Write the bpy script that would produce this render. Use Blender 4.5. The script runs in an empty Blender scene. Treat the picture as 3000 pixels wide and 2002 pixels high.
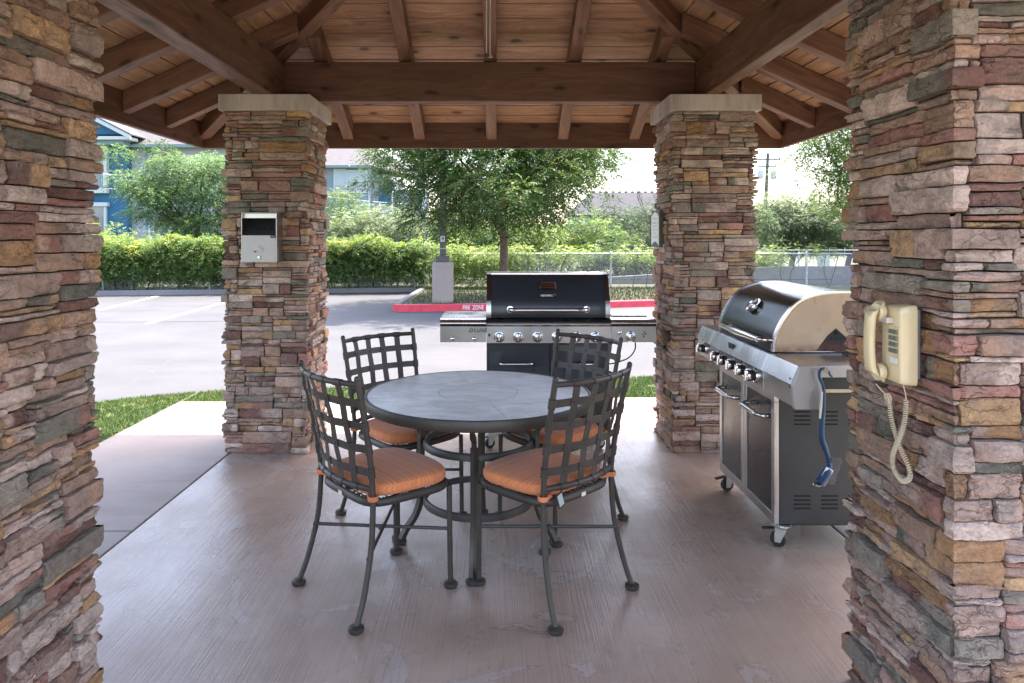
import bpy, math, random
import numpy as np
from mathutils import Vector, Matrix, noise
R = math.radians
random.seed(7)
scene = bpy.context.scene
COL = scene.collection

# ------------------------------------------------------------------ camera, sky, sun, exposure
cam_d = bpy.data.cameras.new('camera'); cam = bpy.data.objects.new('camera', cam_d); COL.objects.link(cam)
cam.location = (0, 0, 1.46); cam.rotation_euler = (R(90), 0, 0)
cam_d.lens = 24.3; cam_d.sensor_width = 36; cam_d.shift_x = 0.015; cam_d.shift_y = -0.1003
cam_d.clip_start = 0.05; cam_d.clip_end = 1500
scene.camera = cam

w = bpy.data.worlds.new("World"); scene.world = w; w.use_nodes = True
sky = w.node_tree.nodes.new('ShaderNodeTexSky'); sky.sky_type = 'NISHITA'; sky.sun_disc = False
sky.sun_elevation = R(64); sky.sun_rotation = R(38); sky.air_density = 1.0; sky.dust_density = 2.5; sky.ozone_density = 1.0
bg = w.node_tree.nodes['Background']; bg.inputs[1].default_value = 0.15
tint = w.node_tree.nodes.new('ShaderNodeVectorMath'); tint.operation = 'MULTIPLY'; tint.inputs[1].default_value = (1.09, .985, .93)
w.node_tree.links.new(sky.outputs[0], tint.inputs[0]); w.node_tree.links.new(tint.outputs[0], bg.inputs[0])
sd = bpy.data.lights.new('sun', 'SUN'); sd.energy = 2.0; sd.angle = R(0.5); sd.color = (1, .96, .9)
sun = bpy.data.objects.new('sun', sd); COL.objects.link(sun)
sun.rotation_euler = Vector((.27, .345, 1)).to_track_quat('Z', 'Y').to_euler()
vs = scene.view_settings; vs.view_transform = 'Standard'; vs.look = 'None'; vs.gamma = 1; vs.exposure = 2.8

# ------------------------------------------------------------------ material helper
class NG:
    def __init__(s, name):
        s.m = bpy.data.materials.new(name); s.m.use_nodes = True; s.nt = s.m.node_tree
        s.b = s.nt.nodes['Principled BSDF']; s.out = s.nt.nodes['Material Output']
    def n(s, t, ins=None, **props):
        nd = s.nt.nodes.new('ShaderNode' + t)
        for k, v in props.items(): setattr(nd, k, v)
        for k, v in (ins or {}).items():
            if isinstance(v, bpy.types.NodeSocket): s.nt.links.new(v, nd.inputs[k])
            else: nd.inputs[k].default_value = v
        return nd
    def set(s, **kw):
        names = dict(col='Base Color', rough='Roughness', metal='Metallic', normal='Normal', spec='Specular IOR Level', coat='Coat Weight', crough='Coat Roughness', trans='Transmission Weight', alpha='Alpha', sheen='Sheen Weight', sub='Subsurface Weight')
        for k, v in kw.items():
            i = s.b.inputs[names[k]]
            if isinstance(v, bpy.types.NodeSocket): s.nt.links.new(v, i)
            else: i.default_value = (*v, 1) if (k == 'col' and len(v) == 3) else v
    def obj(s): return s.n('TexCoord').outputs['Object']
    def attr(s, name, out='Color'): return s.n('Attribute', attribute_name=name).outputs[out]
    def map(s, vec, scale=(1, 1, 1), loc=(0, 0, 0), rot=(0, 0, 0)):
        return s.n('Mapping', {0: vec, 1: loc, 2: rot, 3: scale}).outputs[0]
    def noise(s, vec, scale=5, detail=4, rough=.55, dist=0, out=0):
        return s.n('TexNoise', {'Vector': vec, 'Scale': scale, 'Detail': detail, 'Roughness': rough, 'Distortion': dist}).outputs[out]
    def ramp(s, fac, stops):
        nd = s.n('ValToRGB', {0: fac}); cr = nd.color_ramp
        while len(cr.elements) < len(stops): cr.elements.new(.5)
        for e, (p, c) in zip(cr.elements, stops):
            e.position = p; e.color = (c, c, c, 1) if isinstance(c, (int, float)) else (*c, 1)
        return nd.outputs[0]
    def mix(s, f, a, b, mode='MIX'):
        nd = s.nt.nodes.new('ShaderNodeMix'); nd.data_type = 'RGBA'; nd.blend_type = mode
        for i, v in ((0, f), (6, a), (7, b)):
            if isinstance(v, bpy.types.NodeSocket): s.nt.links.new(v, nd.inputs[i])
            else: nd.inputs[i].default_value = (*v, 1) if (i and len(v) == 3) else v
        return nd.outputs[2]
    def math(s, op, a, b=0.0, c=0.0): return s.n('Math', {0: a, 1: b, 2: c}, operation=op).outputs[0]
    def bump(s, h, strength=.5, dist=.01, normal=None):
        d = {'Height': h, 'Strength': strength, 'Distance': dist}
        if normal is not None: d['Normal'] = normal
        return s.n('Bump', d).outputs[0]

def simple(name, col, rough=.5, metal=0, var=.25, scale=8, bump=0.0, bscale=60, coat=0, spec=.5, rvar=.04):
    g = NG(name); o = g.obj()
    nz = g.noise(o, scale, 5)
    lo = tuple(c * (1 - var) for c in col); hi = tuple(min(1, c * (1 + var)) for c in col)
    g.set(col=g.ramp(nz, [(.3, lo), (.7, hi)]), metal=metal, coat=coat, spec=spec)
    g.set(rough=g.ramp(g.noise(o, scale * 1.3, 2), [(.3, max(.02, rough - rvar)), (.7, min(1, rough + rvar))]))
    if bump: g.set(normal=g.bump(g.noise(o, bscale, 4), bump, .004))
    return g.m

M = {}
# stone veneer: colour of each stone is on the mesh, weathering from noise
g = NG('stone_veneer'); o = g.obj(); c = g.attr('Col')
n1 = g.noise(o, 9, 6, .6); n2 = g.noise(g.map(o, (12, 12, 40)), 1.0, 6, .65); n3 = g.noise(o, 90, 5, .7)
c1 = g.mix(g.ramp(n1, [(.48, 0), (.66, .55)]), c, (.24, .185, .15))
c2 = g.mix(g.ramp(n2, [(.30, .55), (.46, 0)]), c1, (.12, .085, .07))
c3 = g.mix(g.ramp(g.noise(o, 4.5, 5, .6, 1), [(.56, 0), (.72, .45)]), c2, (.56, .42, .35))
c4 = g.mix(1.0, c3, g.ramp(n3, [(.28, .76), (.72, 1.26)]), 'MULTIPLY')
vz = g.n('TexVoronoi', {'Vector': g.map(o, (14, 14, 26)), 'Scale': 1.0}, feature='DISTANCE_TO_EDGE').outputs[0]
h = g.math('ADD', g.math('MULTIPLY', n2, .8), g.math('MULTIPLY', n3, .5))
vy = g.n('TexVoronoi', {'Vector': g.n('VectorMath', {0: g.map(o, (9, 9, 24)), 1: g.n('VectorMath', {0: g.noise(o, 16, 3, .6, out=1), 1: (1.6, 1.6, 1.6)}, operation='MULTIPLY').outputs[0]}, operation='ADD').outputs[0], 'Scale': 1.0}, feature='DISTANCE_TO_EDGE').outputs[0]
crk = g.ramp(vy, [(0.0, 0), (.045, 1)]); msk = g.ramp(g.noise(o, 7, 3), [(.47, 0), (.6, 1)])
c4 = g.mix(g.math('MULTIPLY', g.math('SUBTRACT', 1.0, crk), g.math('MULTIPLY', msk, .38)), c4, (.10, .07, .055))
h = g.math('ADD', h, g.math('MULTIPLY', g.noise(o, 22, 6, .7, .8), .9))
h = g.math('ADD', h, g.math('MULTIPLY', g.math('MULTIPLY', crk, msk), .35))
h = g.math('ADD', h, g.math('MULTIPLY', g.noise(o, 190, 3, .7), .25))
g.set(col=c4, rough=.88, spec=.25, normal=g.bump(h, 1.0, .022)); M['stone'] = g.m
M['mortar'] = simple('dark_joint', (.022, .018, .015), .95, bump=.4)
# limestone cap
g = NG('limestone_cap'); o = g.obj()
cc = g.ramp(g.noise(o, 3, 5), [(.3, (.44, .355, .31)), (.7, (.54, .445, .395))])
cc = g.mix(g.ramp(g.noise(g.map(o, (5, 5, 1.2)), 1, 6, .7), [(.42, 0), (.68, .75)]), cc, (.19, .15, .125))
g.set(col=cc, rough=.8, normal=g.bump(g.noise(o, 120, 4), .25, .003)); M['cap'] = g.m

def wood(name, dark, mid, light, knots=1.0, rough=.55):
    g = NG(name); v = g.attr('gc', 'Vector')
    wv = g.n('VectorMath', {0: v, 1: g.n('VectorMath', {0: g.noise(g.map(v, (1.2, 5, 5)), 1, 3, .5, out=1), 1: (.25, .25, .25)}, operation='MULTIPLY').outputs[0]}, operation='ADD').outputs[0]
    ring = g.noise(g.map(wv, (.9, 16, 16)), 1.4, 6, .62, .6)
    fine = g.noise(g.map(v, (4, 140, 140)), 1, 3, .6)
    big = g.noise(g.map(v, (.8, 2.5, 2.5)), 1, 3)
    col = g.ramp(ring, [(.28, dark), (.5, mid), (.72, light)])
    col = g.mix(g.ramp(fine, [(.35, .45), (.6, 0)]), col, dark)
    col = g.mix(g.ramp(big, [(.5, 0), (.75, .55)]), col, tuple(x * .55 for x in mid))
    sx = g.n('SeparateXYZ', {0: v}); cb_ = g.n('CombineXYZ', {0: g.math('MULTIPLY', sx.outputs[0], 1.9), 1: g.math('MULTIPLY', g.math('ADD', sx.outputs[1], sx.outputs[2]), 4.6)}).outputs[0]
    cb_ = g.n('VectorMath', {0: cb_, 1: g.n('VectorMath', {0: g.noise(g.map(v, (14, 14, 14)), 1, 2, .5, out=1), 1: (.09, .09, .09)}, operation='MULTIPLY').outputs[0]}, operation='ADD').outputs[0]
    kv = g.n('TexVoronoi', {'Vector': cb_, 'Scale': 1.0, 'Randomness': 1.0}, voronoi_dimensions='2D').outputs[0]
    kd = g.ramp(kv, [(.03, 1), (.065, .8), (.08, .35), (.13, .12), (.2, 0)])
    col = g.mix(g.math('MULTIPLY', kd, .85 * knots), col, tuple(x * .28 for x in dark))
    g.set(col=col, rough=g.ramp(ring, [(.3, rough + .1), (.7, rough - .08)]), spec=.4,
          normal=g.bump(g.math('ADD', ring, g.math('MULTIPLY', fine, .4)), .3, .004))
    return g.m
M['beam'] = wood('stained_timber', (.075, .030, .016), (.135, .060, .034), (.195, .092, .054))
M['rafter'] = wood('stained_rafter', (.105, .046, .026), (.185, .088, .053), (.26, .135, .085))
M['deck'] = wood('pine_boards', (.20, .095, .052), (.36, .19, .108), (.50, .30, .18), 1.1, .5)

# floor: stained, sealed, broomed concrete
g = NG('stained_concrete'); o = g.obj()
st = g.noise(g.map(o, (120, 1.6, 1), rot=(0, 0, R(1.5))), 1, 4, .65, .25)
p1 = g.noise(o, .9, 6, .62, .4); p2 = g.noise(g.map(o, (1, 1, 1), (3.1, 7.7, 0)), 1.7, 7, .66, 1.2); p3 = g.noise(o, 260, 3)
c = g.ramp(p1, [(.3, (.24, .155, .11)), (.5, (.33, .235, .175)), (.72, (.45, .355, .285))])
c = g.mix(g.ramp(p2, [(.57, 0), (.585, .3), (.66, .42)]), c, (.40, .36, .34))
c = g.mix(g.ramp(st, [(.38, .28), (.52, 0)]), c, (.20, .14, .11))
c = g.mix(g.ramp(g.noise(o, 34, 4, .7), [(.7, 0), (.76, .6)]), c, (.55, .50, .46))
c = g.mix(1.0, c, g.ramp(p3, [(.3, .86), (.7, 1.1)]), 'MULTIPLY')
rg = g.ramp(g.noise(g.map(o, (1, .7, 1), (1, 4, 0)), 1.3, 5, .6), [(.35, .16), (.65, .46)])
hh = g.math('ADD', g.math('MULTIPLY', st, 1.0), g.math('MULTIPLY', p3, .25))
el = g.math('ABSOLUTE', g.math('SUBTRACT', p2, .57)); c = g.mix(g.ramp(el, [(0, .55), (.006, 0)]), c, (.10, .07, .06))
c = g.mix(g.ramp(g.noise(g.map(o, (1, 1, 1), (9, 2, 0)), 2.2, 6, .7, .5), [(.56, 0), (.70, .45)]), c, (.17, .12, .10))
g.set(col=c, rough=rg, spec=.6, normal=g.bump(hh, .42, .005)); M['floor'] = g.m

def concrete(name, a, b, stain, cracks=(), stain_amt=.35, rough=.85):
    g = NG(name); o = g.obj()
    c = g.ramp(g.noise(o, .8, 6, .6), [(.3, a), (.7, b)])
    c = g.mix(g.ramp(g.noise(g.map(o, (.35, 1.6, 1)), 1, 6, .65, .6), [(.5, 0), (.72, stain_amt)]), c, stain)
    c = g.mix(1.0, c, g.ramp(g.noise(o, 150, 3), [(.3, .9), (.7, 1.06)]), 'MULTIPLY')
    sep = g.n('SeparateXYZ', {0: o}); wob = g.noise(o, 3.0, 4, .6)
    for (x0, y0, x1, y1, wd, wb) in cracks:
        L = math.hypot(x1 - x0, y1 - y0); nx, ny = (y1 - y0) / L, -(x1 - x0) / L; tx, ty = (x1 - x0) / L, (y1 - y0) / L
        d = g.math('MULTIPLY_ADD', sep.outputs[0], nx, g.math('MULTIPLY', sep.outputs[1], ny))
        d = g.math('SUBTRACT', d, x0 * nx + y0 * ny)
        d = g.math('ABSOLUTE', g.math('MULTIPLY_ADD', g.math('SUBTRACT', wob, .5), wb, d))
        t = g.math('SUBTRACT', g.math('MULTIPLY_ADD', sep.outputs[0], tx, g.math('MULTIPLY', sep.outputs[1], ty)), x0 * tx + y0 * ty)
        inside = g.math('MULTIPLY', g.math('GREATER_THAN', t, 0.0), g.math('LESS_THAN', t, L))
        f = g.math('MULTIPLY', g.math('LESS_THAN', d, wd), inside)
        c = g.mix(g.math('MULTIPLY', f, .75), c, (.12, .11, .10))
    g.set(col=c, rough=rough, spec=.3, normal=g.bump(g.noise(g.map(o, (30, 200, 1)), 1, 3), .2, .003))
    return g.m
M['walk'] = concrete('walkway_concrete', (.27, .225, .195), (.37, .32, .285), (.17, .135, .115), stain_amt=.6)
M['lot'] = concrete('parking_concrete', (.080, .079, .081), (.103, .101, .104), (.056, .055, .057),
                    cracks=[(-3.73, 6.6, -4.15, 9.5, .006, .5), (-1.8, 9.5, -1.5, 13.8, .012, .3), (-12, 11.2, 12, 11.6, .006, .1), (.3, 6.9, 3.5, 14.5, .006, .15)])
M['kerb'] = concrete('kerb_concrete', (.17, .16, .155), (.22, .21, .205), (.11, .10, .095))
M['oldconc'] = concrete('weathered_concrete', (.27, .215, .185), (.37, .31, .27), (.15, .115, .10), stain_amt=.7)
M['redpaint'] = simple('red_kerb_paint', (.56, .035, .055), .6, var=.2, bump=.3)
M['whitepaint'] = simple('white_line_paint', (.78, .78, .76), .7, var=.12, scale=14)
M['bronze'] = simple('dark_bronze_metal', (.046, .038, .031), .48, .2, var=.18, scale=20, spec=.5, bump=.05, bscale=300)
M['strap'] = simple('bronze_strap_metal', (.052, .044, .037), .48, .2, var=.18, scale=20, bump=.05, bscale=300)
g = NG('table_tile'); o = g.obj()
c = g.ramp(g.noise(g.map(o, (1.3, 2.6, 1)), 3, 8, .68, 1.2), [(.3, (.19, .185, .183)), (.5, (.31, .302, .298)), (.68, (.47, .46, .45))])
c = g.mix(g.ramp(g.noise(o, 7, 6, .7, 2), [(.5, 0), (.58, .22), (.68, 0)]), c, (.5, .49, .49))
g.set(col=c, rough=g.ramp(g.noise(o, 9, 2), [(.3, .30), (.7, .38)]), spec=.6, normal=g.bump(g.noise(o, 30, 2), .04, .003)); M['tile'] = g.m
M['grout'] = simple('tile_grout', (.10, .10, .10), .9)
g = NG('orange_stripe_fabric'); v = g.attr('gc', 'Vector')
sx_ = g.n('SeparateXYZ', {0: v}).outputs[0]; s1 = g.n('TexNoise', {'W': g.math('MULTIPLY', sx_, 170.0), 'Scale': 1.0, 'Detail': 3.0, 'Roughness': .6}, noise_dimensions='1D').outputs[0]; s2 = g.noise(g.map(v, (420, 420, 420)), 1, 2)
c = g.ramp(s1, [(.3, (.50, .135, .05)), (.47, (.62, .20, .08)), (.6, (.70, .30, .13)), (.7, (.56, .165, .065))])
c = g.mix(1.0, c, g.ramp(s2, [(.3, .82), (.7, 1.1)]), 'MULTIPLY')
g.set(col=c, rough=.9, spec=.15, sheen=.15, normal=g.bump(s2, .25, .002)); M['fabric'] = g.m
M['strapfabric'] = simple('orange_tie_fabric', (.56, .18, .075), .9)
def steel(name, col, rough, axis=(4, 4, 300), metal=1.0, smear=.14):
    g = NG(name); o = g.obj(); s = g.noise(g.map(o, axis), 1, 3, .5); b = g.noise(o, 5, 2, .5)
    lo = tuple(x * (1 - smear) for x in col)
    c = g.mix(g.ramp(b, [(.4, 0), (.7, 1)]), lo, col)
    g.set(col=g.mix(1.0, c, g.ramp(s, [(.3, .94), (.7, 1.03)]), 'MULTIPLY'), metal=metal,
          rough=g.math('ADD', g.ramp(b, [(.35, rough - .03), (.7, rough + .07)]), g.math('MULTIPLY', s, .05)), normal=g.bump(s, .015, .001))
    return g.m
M['steel'] = steel('brushed_steel', (.55, .54, .53), .3)
M['steelx'] = steel('brushed_steel_fine', (.60, .59, .58), .24, (300, 4, 4))
M['blksteel'] = steel('black_steel', (.085, .08, .078), .24, (4, 4, 300), .85)
M['sidepanel'] = steel('grey_side_panel', (.05, .05, .05), .5, (8, 8, 8), .5, .2)
M['chrome'] = simple('chrome', (.75, .75, .76), .09, 1, var=.05, rvar=.03)
M['handle'] = simple('satin_chrome_tube', (.62, .60, .59), .2, 1, var=.08, rvar=.05)
M['enamel'] = simple('dark_blue_grey_lid', (.018, .023, .033), .38, .1, var=.1, coat=.3)
M['gloss'] = simple('glossy_black_lid', (.008, .012, .015), .22, .0, var=.1, rvar=.03, spec=.32)
M['satin'] = simple('satin_steel_cap', (.38, .362, .355), .45, .45, var=.06)
M['brownend'] = simple('dark_brown_end', (.04, .022, .018), .35, .3)
g = NG('heat_stained_lid_end'); o = g.obj()
c = g.ramp(g.noise(o, 4, 5, .6), [(.3, (.44, .30, .185)), (.7, (.56, .41, .28))])
c = g.mix(g.ramp(g.noise(o, 11, 7, .72, .6), [(.58, 0), (.72, .7)]), c, (.25, .12, .055))
sp = g.n('SeparateXYZ', {0: o}).outputs[2]
c = g.mix(g.math('MULTIPLY', g.ramp(sp, [(.93, .9), (.97, .0)]), g.ramp(g.noise(o, 30, 5), [(.3, .3), (.6, 1)])), c, (.20, .085, .035))
c = g.mix(g.ramp(g.noise(o, 45, 3), [(.72, 0), (.76, .8)]), c, (.62, .50, .42))
g.set(col=c, rough=.6, spec=.3); M['tanend'] = g.m
g = NG('rusted_firebox'); o = g.obj()
sp = g.n('SeparateXYZ', {0: o}).outputs[2]
c = g.mix(g.math('MULTIPLY', g.ramp(sp, [(.95, .8), (.985, 0)]), g.ramp(g.noise(o, 40, 5), [(.3, .2), (.6, 1)])), (.022, .019, .018), (.13, .045, .02))
g.set(col=c, rough=.8); M['rust'] = g.m
M['black'] = simple('black_rubber', (.012, .012, .012), .6)
M['void'] = simple('dark_opening', (.004, .004, .004), .9)
M['zinc'] = simple('zinc_caster', (.50, .49, .45), .35, .8)
M['chainmetal'] = simple('pale_bead_metal', (.62, .60, .58), .35, .3)
M['gauge'] = simple('gauge_face', (.05, .02, .02), .15, coat=.6)
M['whitetxt'] = simple('white_lettering', (.75, .75, .74), .5, var=.05)
M['blacktxt'] = simple('black_lettering', (.012, .012, .012), .5, var=.05)
M['greytxt'] = simple('grey_print', (.33, .36, .35), .6, var=.05)
M['beige'] = simple('beige_phone_plastic', (.62, .50, .29), .2, var=.05, coat=.4, rvar=.04)
M['beigecord'] = simple('beige_cord', (.60, .50, .34), .4, var=.08)
M['key'] = simple('grey_green_keys', (.10, .12, .095), .3)
M['smoke'] = simple('grey_phone_back', (.20, .20, .21), .2)
M['clear'] = simple('clear_hook_plastic', (.50, .44, .36), .1, coat=.8)
M['blueplastic'] = simple('blue_brush_plastic', (.012, .045, .11), .35, var=.2)
M['cream'] = simple('cream_insert', (.62, .55, .42), .5)
M['bristle'] = simple('grey_bristle', (.16, .14, .13), .7)
M['signface'] = simple('sign_white', (.72, .72, .69), .5, var=.04)
M['signgreen'] = simple('sign_green', (.075, .085, .065), .5)
M['galv'] = simple('galvanised_steel', (.42, .44, .46), .45, .6)
M['bark'] = simple('brown_bark', (.12, .078, .055), .9, var=.45, scale=14, bump=1.0, bscale=30)
M['darkbark'] = simple('dark_bark', (.05, .038, .03), .9, var=.3)
M['pole'] = simple('brown_pole_paint', (.075, .06, .062), .5)
M['wire'] = simple('pale_cable', (.35, .36, .38), .6)
M['utilpole'] = simple('weathered_pole_wood', (.085, .08, .078), .9)
M['transf'] = simple('transformer_grey', (.36, .40, .42), .6)
M['blue'] = simple('blue_stucco', (0.018, 0.092, 0.176), .85, var=.15, scale=1.5, bump=.3)
M['paleblue'] = simple('pale_blue_stucco', (0.160, 0.216, 0.256), .85, var=.1, scale=1.5)
M['whitewall'] = simple('white_stucco', (0.272, 0.296, 0.336), .85, var=.08, scale=1.5)
M['trim'] = simple('white_trim', (.38, .43, .45), .6, var=.05)
M['tealtrim'] = simple('teal_trim', (.13, .20, .22), .6, var=.05)
M['winglass'] = simple('window_glass', (.10, .15, .19), .08, 0, var=.3, scale=1, coat=.5, spec=.8)
M['blind'] = simple('window_blind', (.32, .38, .43), .7, var=.05)
g = NG('grey_shingles'); o = g.obj()
br = g.n('TexBrick', {'Vector': g.map(o, (3, 3, 7)), 'Color1': (.13, .12, .123, 1), 'Color2': (.10, .09, .093, 1), 'Mortar': (.1, .09, .09, 1), 'Scale': 1.0, 'Mortar Size': .03})
g.set(col=g.mix(.5, br.outputs[0], g.ramp(g.noise(o, 3, 5), [(.3, (.09, .083, .086)), (.7, (.15, .138, .142))])), rough=.9); M['shingle'] = g.m
M['farroof'] = simple('far_grey_roof', (.042, .041, .047), .9, var=.12, scale=.4)
g = NG('grass'); c = g.attr('Col'); g.set(col=c, rough=.6, spec=.3); M['grass'] = g.m
M['soil'] = simple('turf_soil', (.075, .10, .035), .95, var=.4, scale=12, bump=.5)
M['drygrass'] = simple('dry_turf', (.085, .085, .042), .95, var=.4, scale=10, bump=.6)
M['field'] = simple('distant_ground', (.12, .13, .07), .95, var=.3, scale=.3)
def leafmat(name, trans=.35):
    g = NG(name); c = g.attr('Col')
    tr = g.n('BsdfTranslucent', {0: g.mix(1.0, c, (1.1, 1.25, .6), 'MULTIPLY')})
    g.set(col=c, rough=.5, spec=.35)
    mx = g.n('MixShader', {0: trans, 1: g.b.outputs[0], 2: tr.outputs[0]})
    g.nt.links.new(mx.outputs[0], g.out.inputs[0]); return g.m
M['leaf'] = leafmat('leaves')

# ------------------------------------------------------------------ mesh helpers
class MB:
    def __init__(s): s.v = []; s.f = []; s.c = []; s.g = []
    def add(s, vs, fs, col=(1, 1, 1), gc=None):
        k = len(s.v); s.v += [tuple(p) for p in vs]; s.f += [tuple(i + k for i in f) for f in fs]
        s.c += [col] * len(vs) if not isinstance(col, list) else col
        s.g += gc if gc is not None else [tuple(p) for p in vs]
        return s
    def box(s, x0, x1, y0, y1, z0, z1, gaxis=None, mat=None):
        vs = [(x, y, z) for x in (x0, x1) for y in (y0, y1) for z in (z0, z1)]
        fs = [(0, 1, 3, 2), (4, 6, 7, 5), (0, 4, 5, 1), (2, 3, 7, 6), (0, 2, 6, 4), (1, 5, 7, 3)]
        gc = None
        if gaxis is not None:
            r = [random.uniform(0, 40) for _ in range(3)]
            gc = [((p[gaxis] + r[0]), p[(gaxis + 1) % 3] + r[1], p[(gaxis + 2) % 3] + r[2]) for p in vs]
        if mat is not None: vs = [tuple(mat @ Vector(p)) for p in vs]
        return s.add(vs, fs, gc=gc)
    def beam(s, p0, p1, w, h):                      # p0,p1: middle of the underside, plumb ends
        p0 = Vector(p0); p1 = Vector(p1); d = p1 - p0; sd = Vector((-d.y, d.x, 0)).normalized() * w / 2
        vs = []; gc = []; r = [random.uniform(0, 40) for _ in range(3)]
        for a, q in ((0, p0), (d.length, p1)):
            for sg in (-1, 1):
                for z in (0, h):
                    vs.append(q + sd * sg + Vector((0, 0, z))); gc.append((a + r[0], sg * w / 2 + r[1], z + r[2]))
        return s.add(vs, [(0, 1, 3, 2), (4, 6, 7, 5), (0, 4, 5, 1), (2, 3, 7, 6), (0, 2, 6, 4), (1, 5, 7, 3)], gc=gc)
    def tube(s, pts, r, seg=10, closed=False, caps=True, flat=None):
        pts = [Vector(p) for p in pts]; n = len(pts)
        rs = r if isinstance(r, (list, tuple)) else [r] * n
        T = []
        for i in range(n):
            a = pts[(i - 1) % n] if (closed or i > 0) else pts[i]; b = pts[(i + 1) % n] if (closed or i < n - 1) else pts[i]
            t = (b - a); T.append(t.normalized() if t.length > 1e-9 else Vector((0, 0, 1)))
        u = T[0].orthogonal().normalized(); 
        if abs(T[0].z) < .9: u = Vector((0, 0, 1)).cross(T[0]).normalized()
        vs = []; fs = []
        for i in range(n):
            u = (u - T[i] * u.dot(T[i])).normalized(); v = T[i].cross(u)
            for k in range(seg):
                a = 2 * math.pi * k / seg + (math.pi / 4 if seg == 4 else 0)
                fu, fv = flat if flat else (1, 1)
                vs.append(pts[i] + (u * math.cos(a) * fu + v * math.sin(a) * fv) * rs[i])
        m = n if closed else n - 1
        for i in range(m):
            for k in range(seg):
                a = i * seg + k; b = i * seg + (k + 1) % seg; c2 = ((i + 1) % n) * seg + (k + 1) % seg; d = ((i + 1) % n) * seg + k
                fs.append((a, b, c2, d))
        if caps and not closed:
            fs.append(tuple(range(seg - 1, -1, -1))); fs.append(tuple((n - 1) * seg + k for k in range(seg)))
        return s.add(vs, fs)
    def lathe(s, prof, seg=24, M4=None):            # prof: (r,z) list, axis z
        vs = []; fs = []
        for (r, z) in prof:
            for k in range(seg):
                a = 2 * math.pi * k / seg; p = Vector((r * math.cos(a), r * math.sin(a), z)); vs.append(M4 @ p if M4 else p)
        for i in range(len(prof) - 1):
            for k in range(seg): fs.append((i * seg + k, i * seg + (k + 1) % seg, (i + 1) * seg + (k + 1) % seg, (i + 1) * seg + k))
        fs.append(tuple(range(seg - 1, -1, -1))); fs.append(tuple((len(prof) - 1) * seg + k for k in range(seg)))
        return s.add(vs, fs)
    def prism(s, poly, axis, a0, a1):               # poly of 2D points in the two other axes (in order), extruded along axis
        n = len(poly); vs = []
        for a in (a0, a1):
            for (p, q) in poly:
                vs.append((a, p, q) if axis == 0 else ((p, a, q) if axis == 1 else (p, q, a)))
        fs = [tuple(range(n - 1, -1, -1)), tuple(range(n, 2 * n))] + [(i, (i + 1) % n, n + (i + 1) % n, n + i) for i in range(n)]
        return s.add(vs, fs)
    def sphere(s, c, r, seg=10, rings=6, sc=(1, 1, 1)):
        vs = []; fs = []
        for i in range(rings + 1):
            th = math.pi * i / rings
            for k in range(seg):
                a = 2 * math.pi * k / seg
                vs.append((c[0] + r * sc[0] * math.sin(th) * math.cos(a), c[1] + r * sc[1] * math.sin(th) * math.sin(a), c[2] + r * sc[2] * math.cos(th)))
        for i in range(rings):
            for k in range(seg): fs.append((i * seg + k, (i + 1) * seg + k, (i + 1) * seg + (k + 1) % seg, i * seg + (k + 1) % seg))
        return s.add(vs, fs)
    def build(s, name, mat, parent=None, smooth=True, bevel=0, angle=35, seg=2):
        me = bpy.data.meshes.new(name); me.from_pydata(s.v, [], s.f); me.validate(clean_customdata=False)
        if len(me.vertices) == len(s.v):
            a = me.attributes.new('gc', 'FLOAT_VECTOR', 'POINT'); a.data.foreach_set('vector', np.array(s.g, dtype=np.float32).ravel())
            if any(c != (1, 1, 1) for c in s.c[:1] + s.c[-1:]):
                a = me.attributes.new('Col', 'FLOAT_COLOR', 'POINT')
                cc = np.ones((len(s.c), 4), dtype=np.float32); cc[:, :3] = np.array(s.c); a.data.foreach_set('color', cc.ravel())
        me.materials.append(mat if not isinstance(mat, str) else M[mat])
        if smooth:
            me.polygons.foreach_set('use_smooth', [True] * len(me.polygons))
            me.set_sharp_from_angle(angle=R(angle))
        o = bpy.data.objects.new(name, me); COL.objects.link(o)
        if parent: o.parent = parent
        if bevel:
            b = o.modifiers.new('bevel', 'BEVEL'); b.width = bevel; b.segments = seg; b.limit_method = 'ANGLE'; b.angle_limit = R(40)
        return o

def tag(o, label=None, cat=None, group=None, kind=None):
    if label: o['label'] = label
    if cat: o['category'] = cat
    if group: o['group'] = group
    if kind: o['kind'] = kind
    return o
def empty(name, loc=(0, 0, 0), rz=0, parent=None):
    o = bpy.data.objects.new(name, None); COL.objects.link(o); o.location = loc; o.rotation_euler = (0, 0, rz); o.empty_display_size = .1
    if parent: o.parent = parent
    return o
def children(o): return [c for c in bpy.data.objects if c.parent == o]
def copy_tree(o, parent=None):
    c = o.copy(); COL.objects.link(c); c.parent = parent
    for ch in children(o): copy_tree(ch, c)
    return c
def spline(pts, n=6, closed=False):
    P = [Vector(p) for p in pts]; out = []; N = len(P)
    rng = range(N) if closed else range(N - 1)
    for i in rng:
        if closed: a, b, c, d = P[i - 1], P[i], P[(i + 1) % N], P[(i + 2) % N]
        else: a, b, c, d = P[max(i - 1, 0)], P[i], P[i + 1], P[min(i + 2, N - 1)]
        for k in range(n):
            t = k / n
            out.append(.5 * ((2 * b) + (c - a) * t + (2 * a - 5 * b + 4 * c - d) * t * t + (3 * b - a - 3 * c + d) * t ** 3))
    if not closed: out.append(P[-1])
    return out
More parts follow.
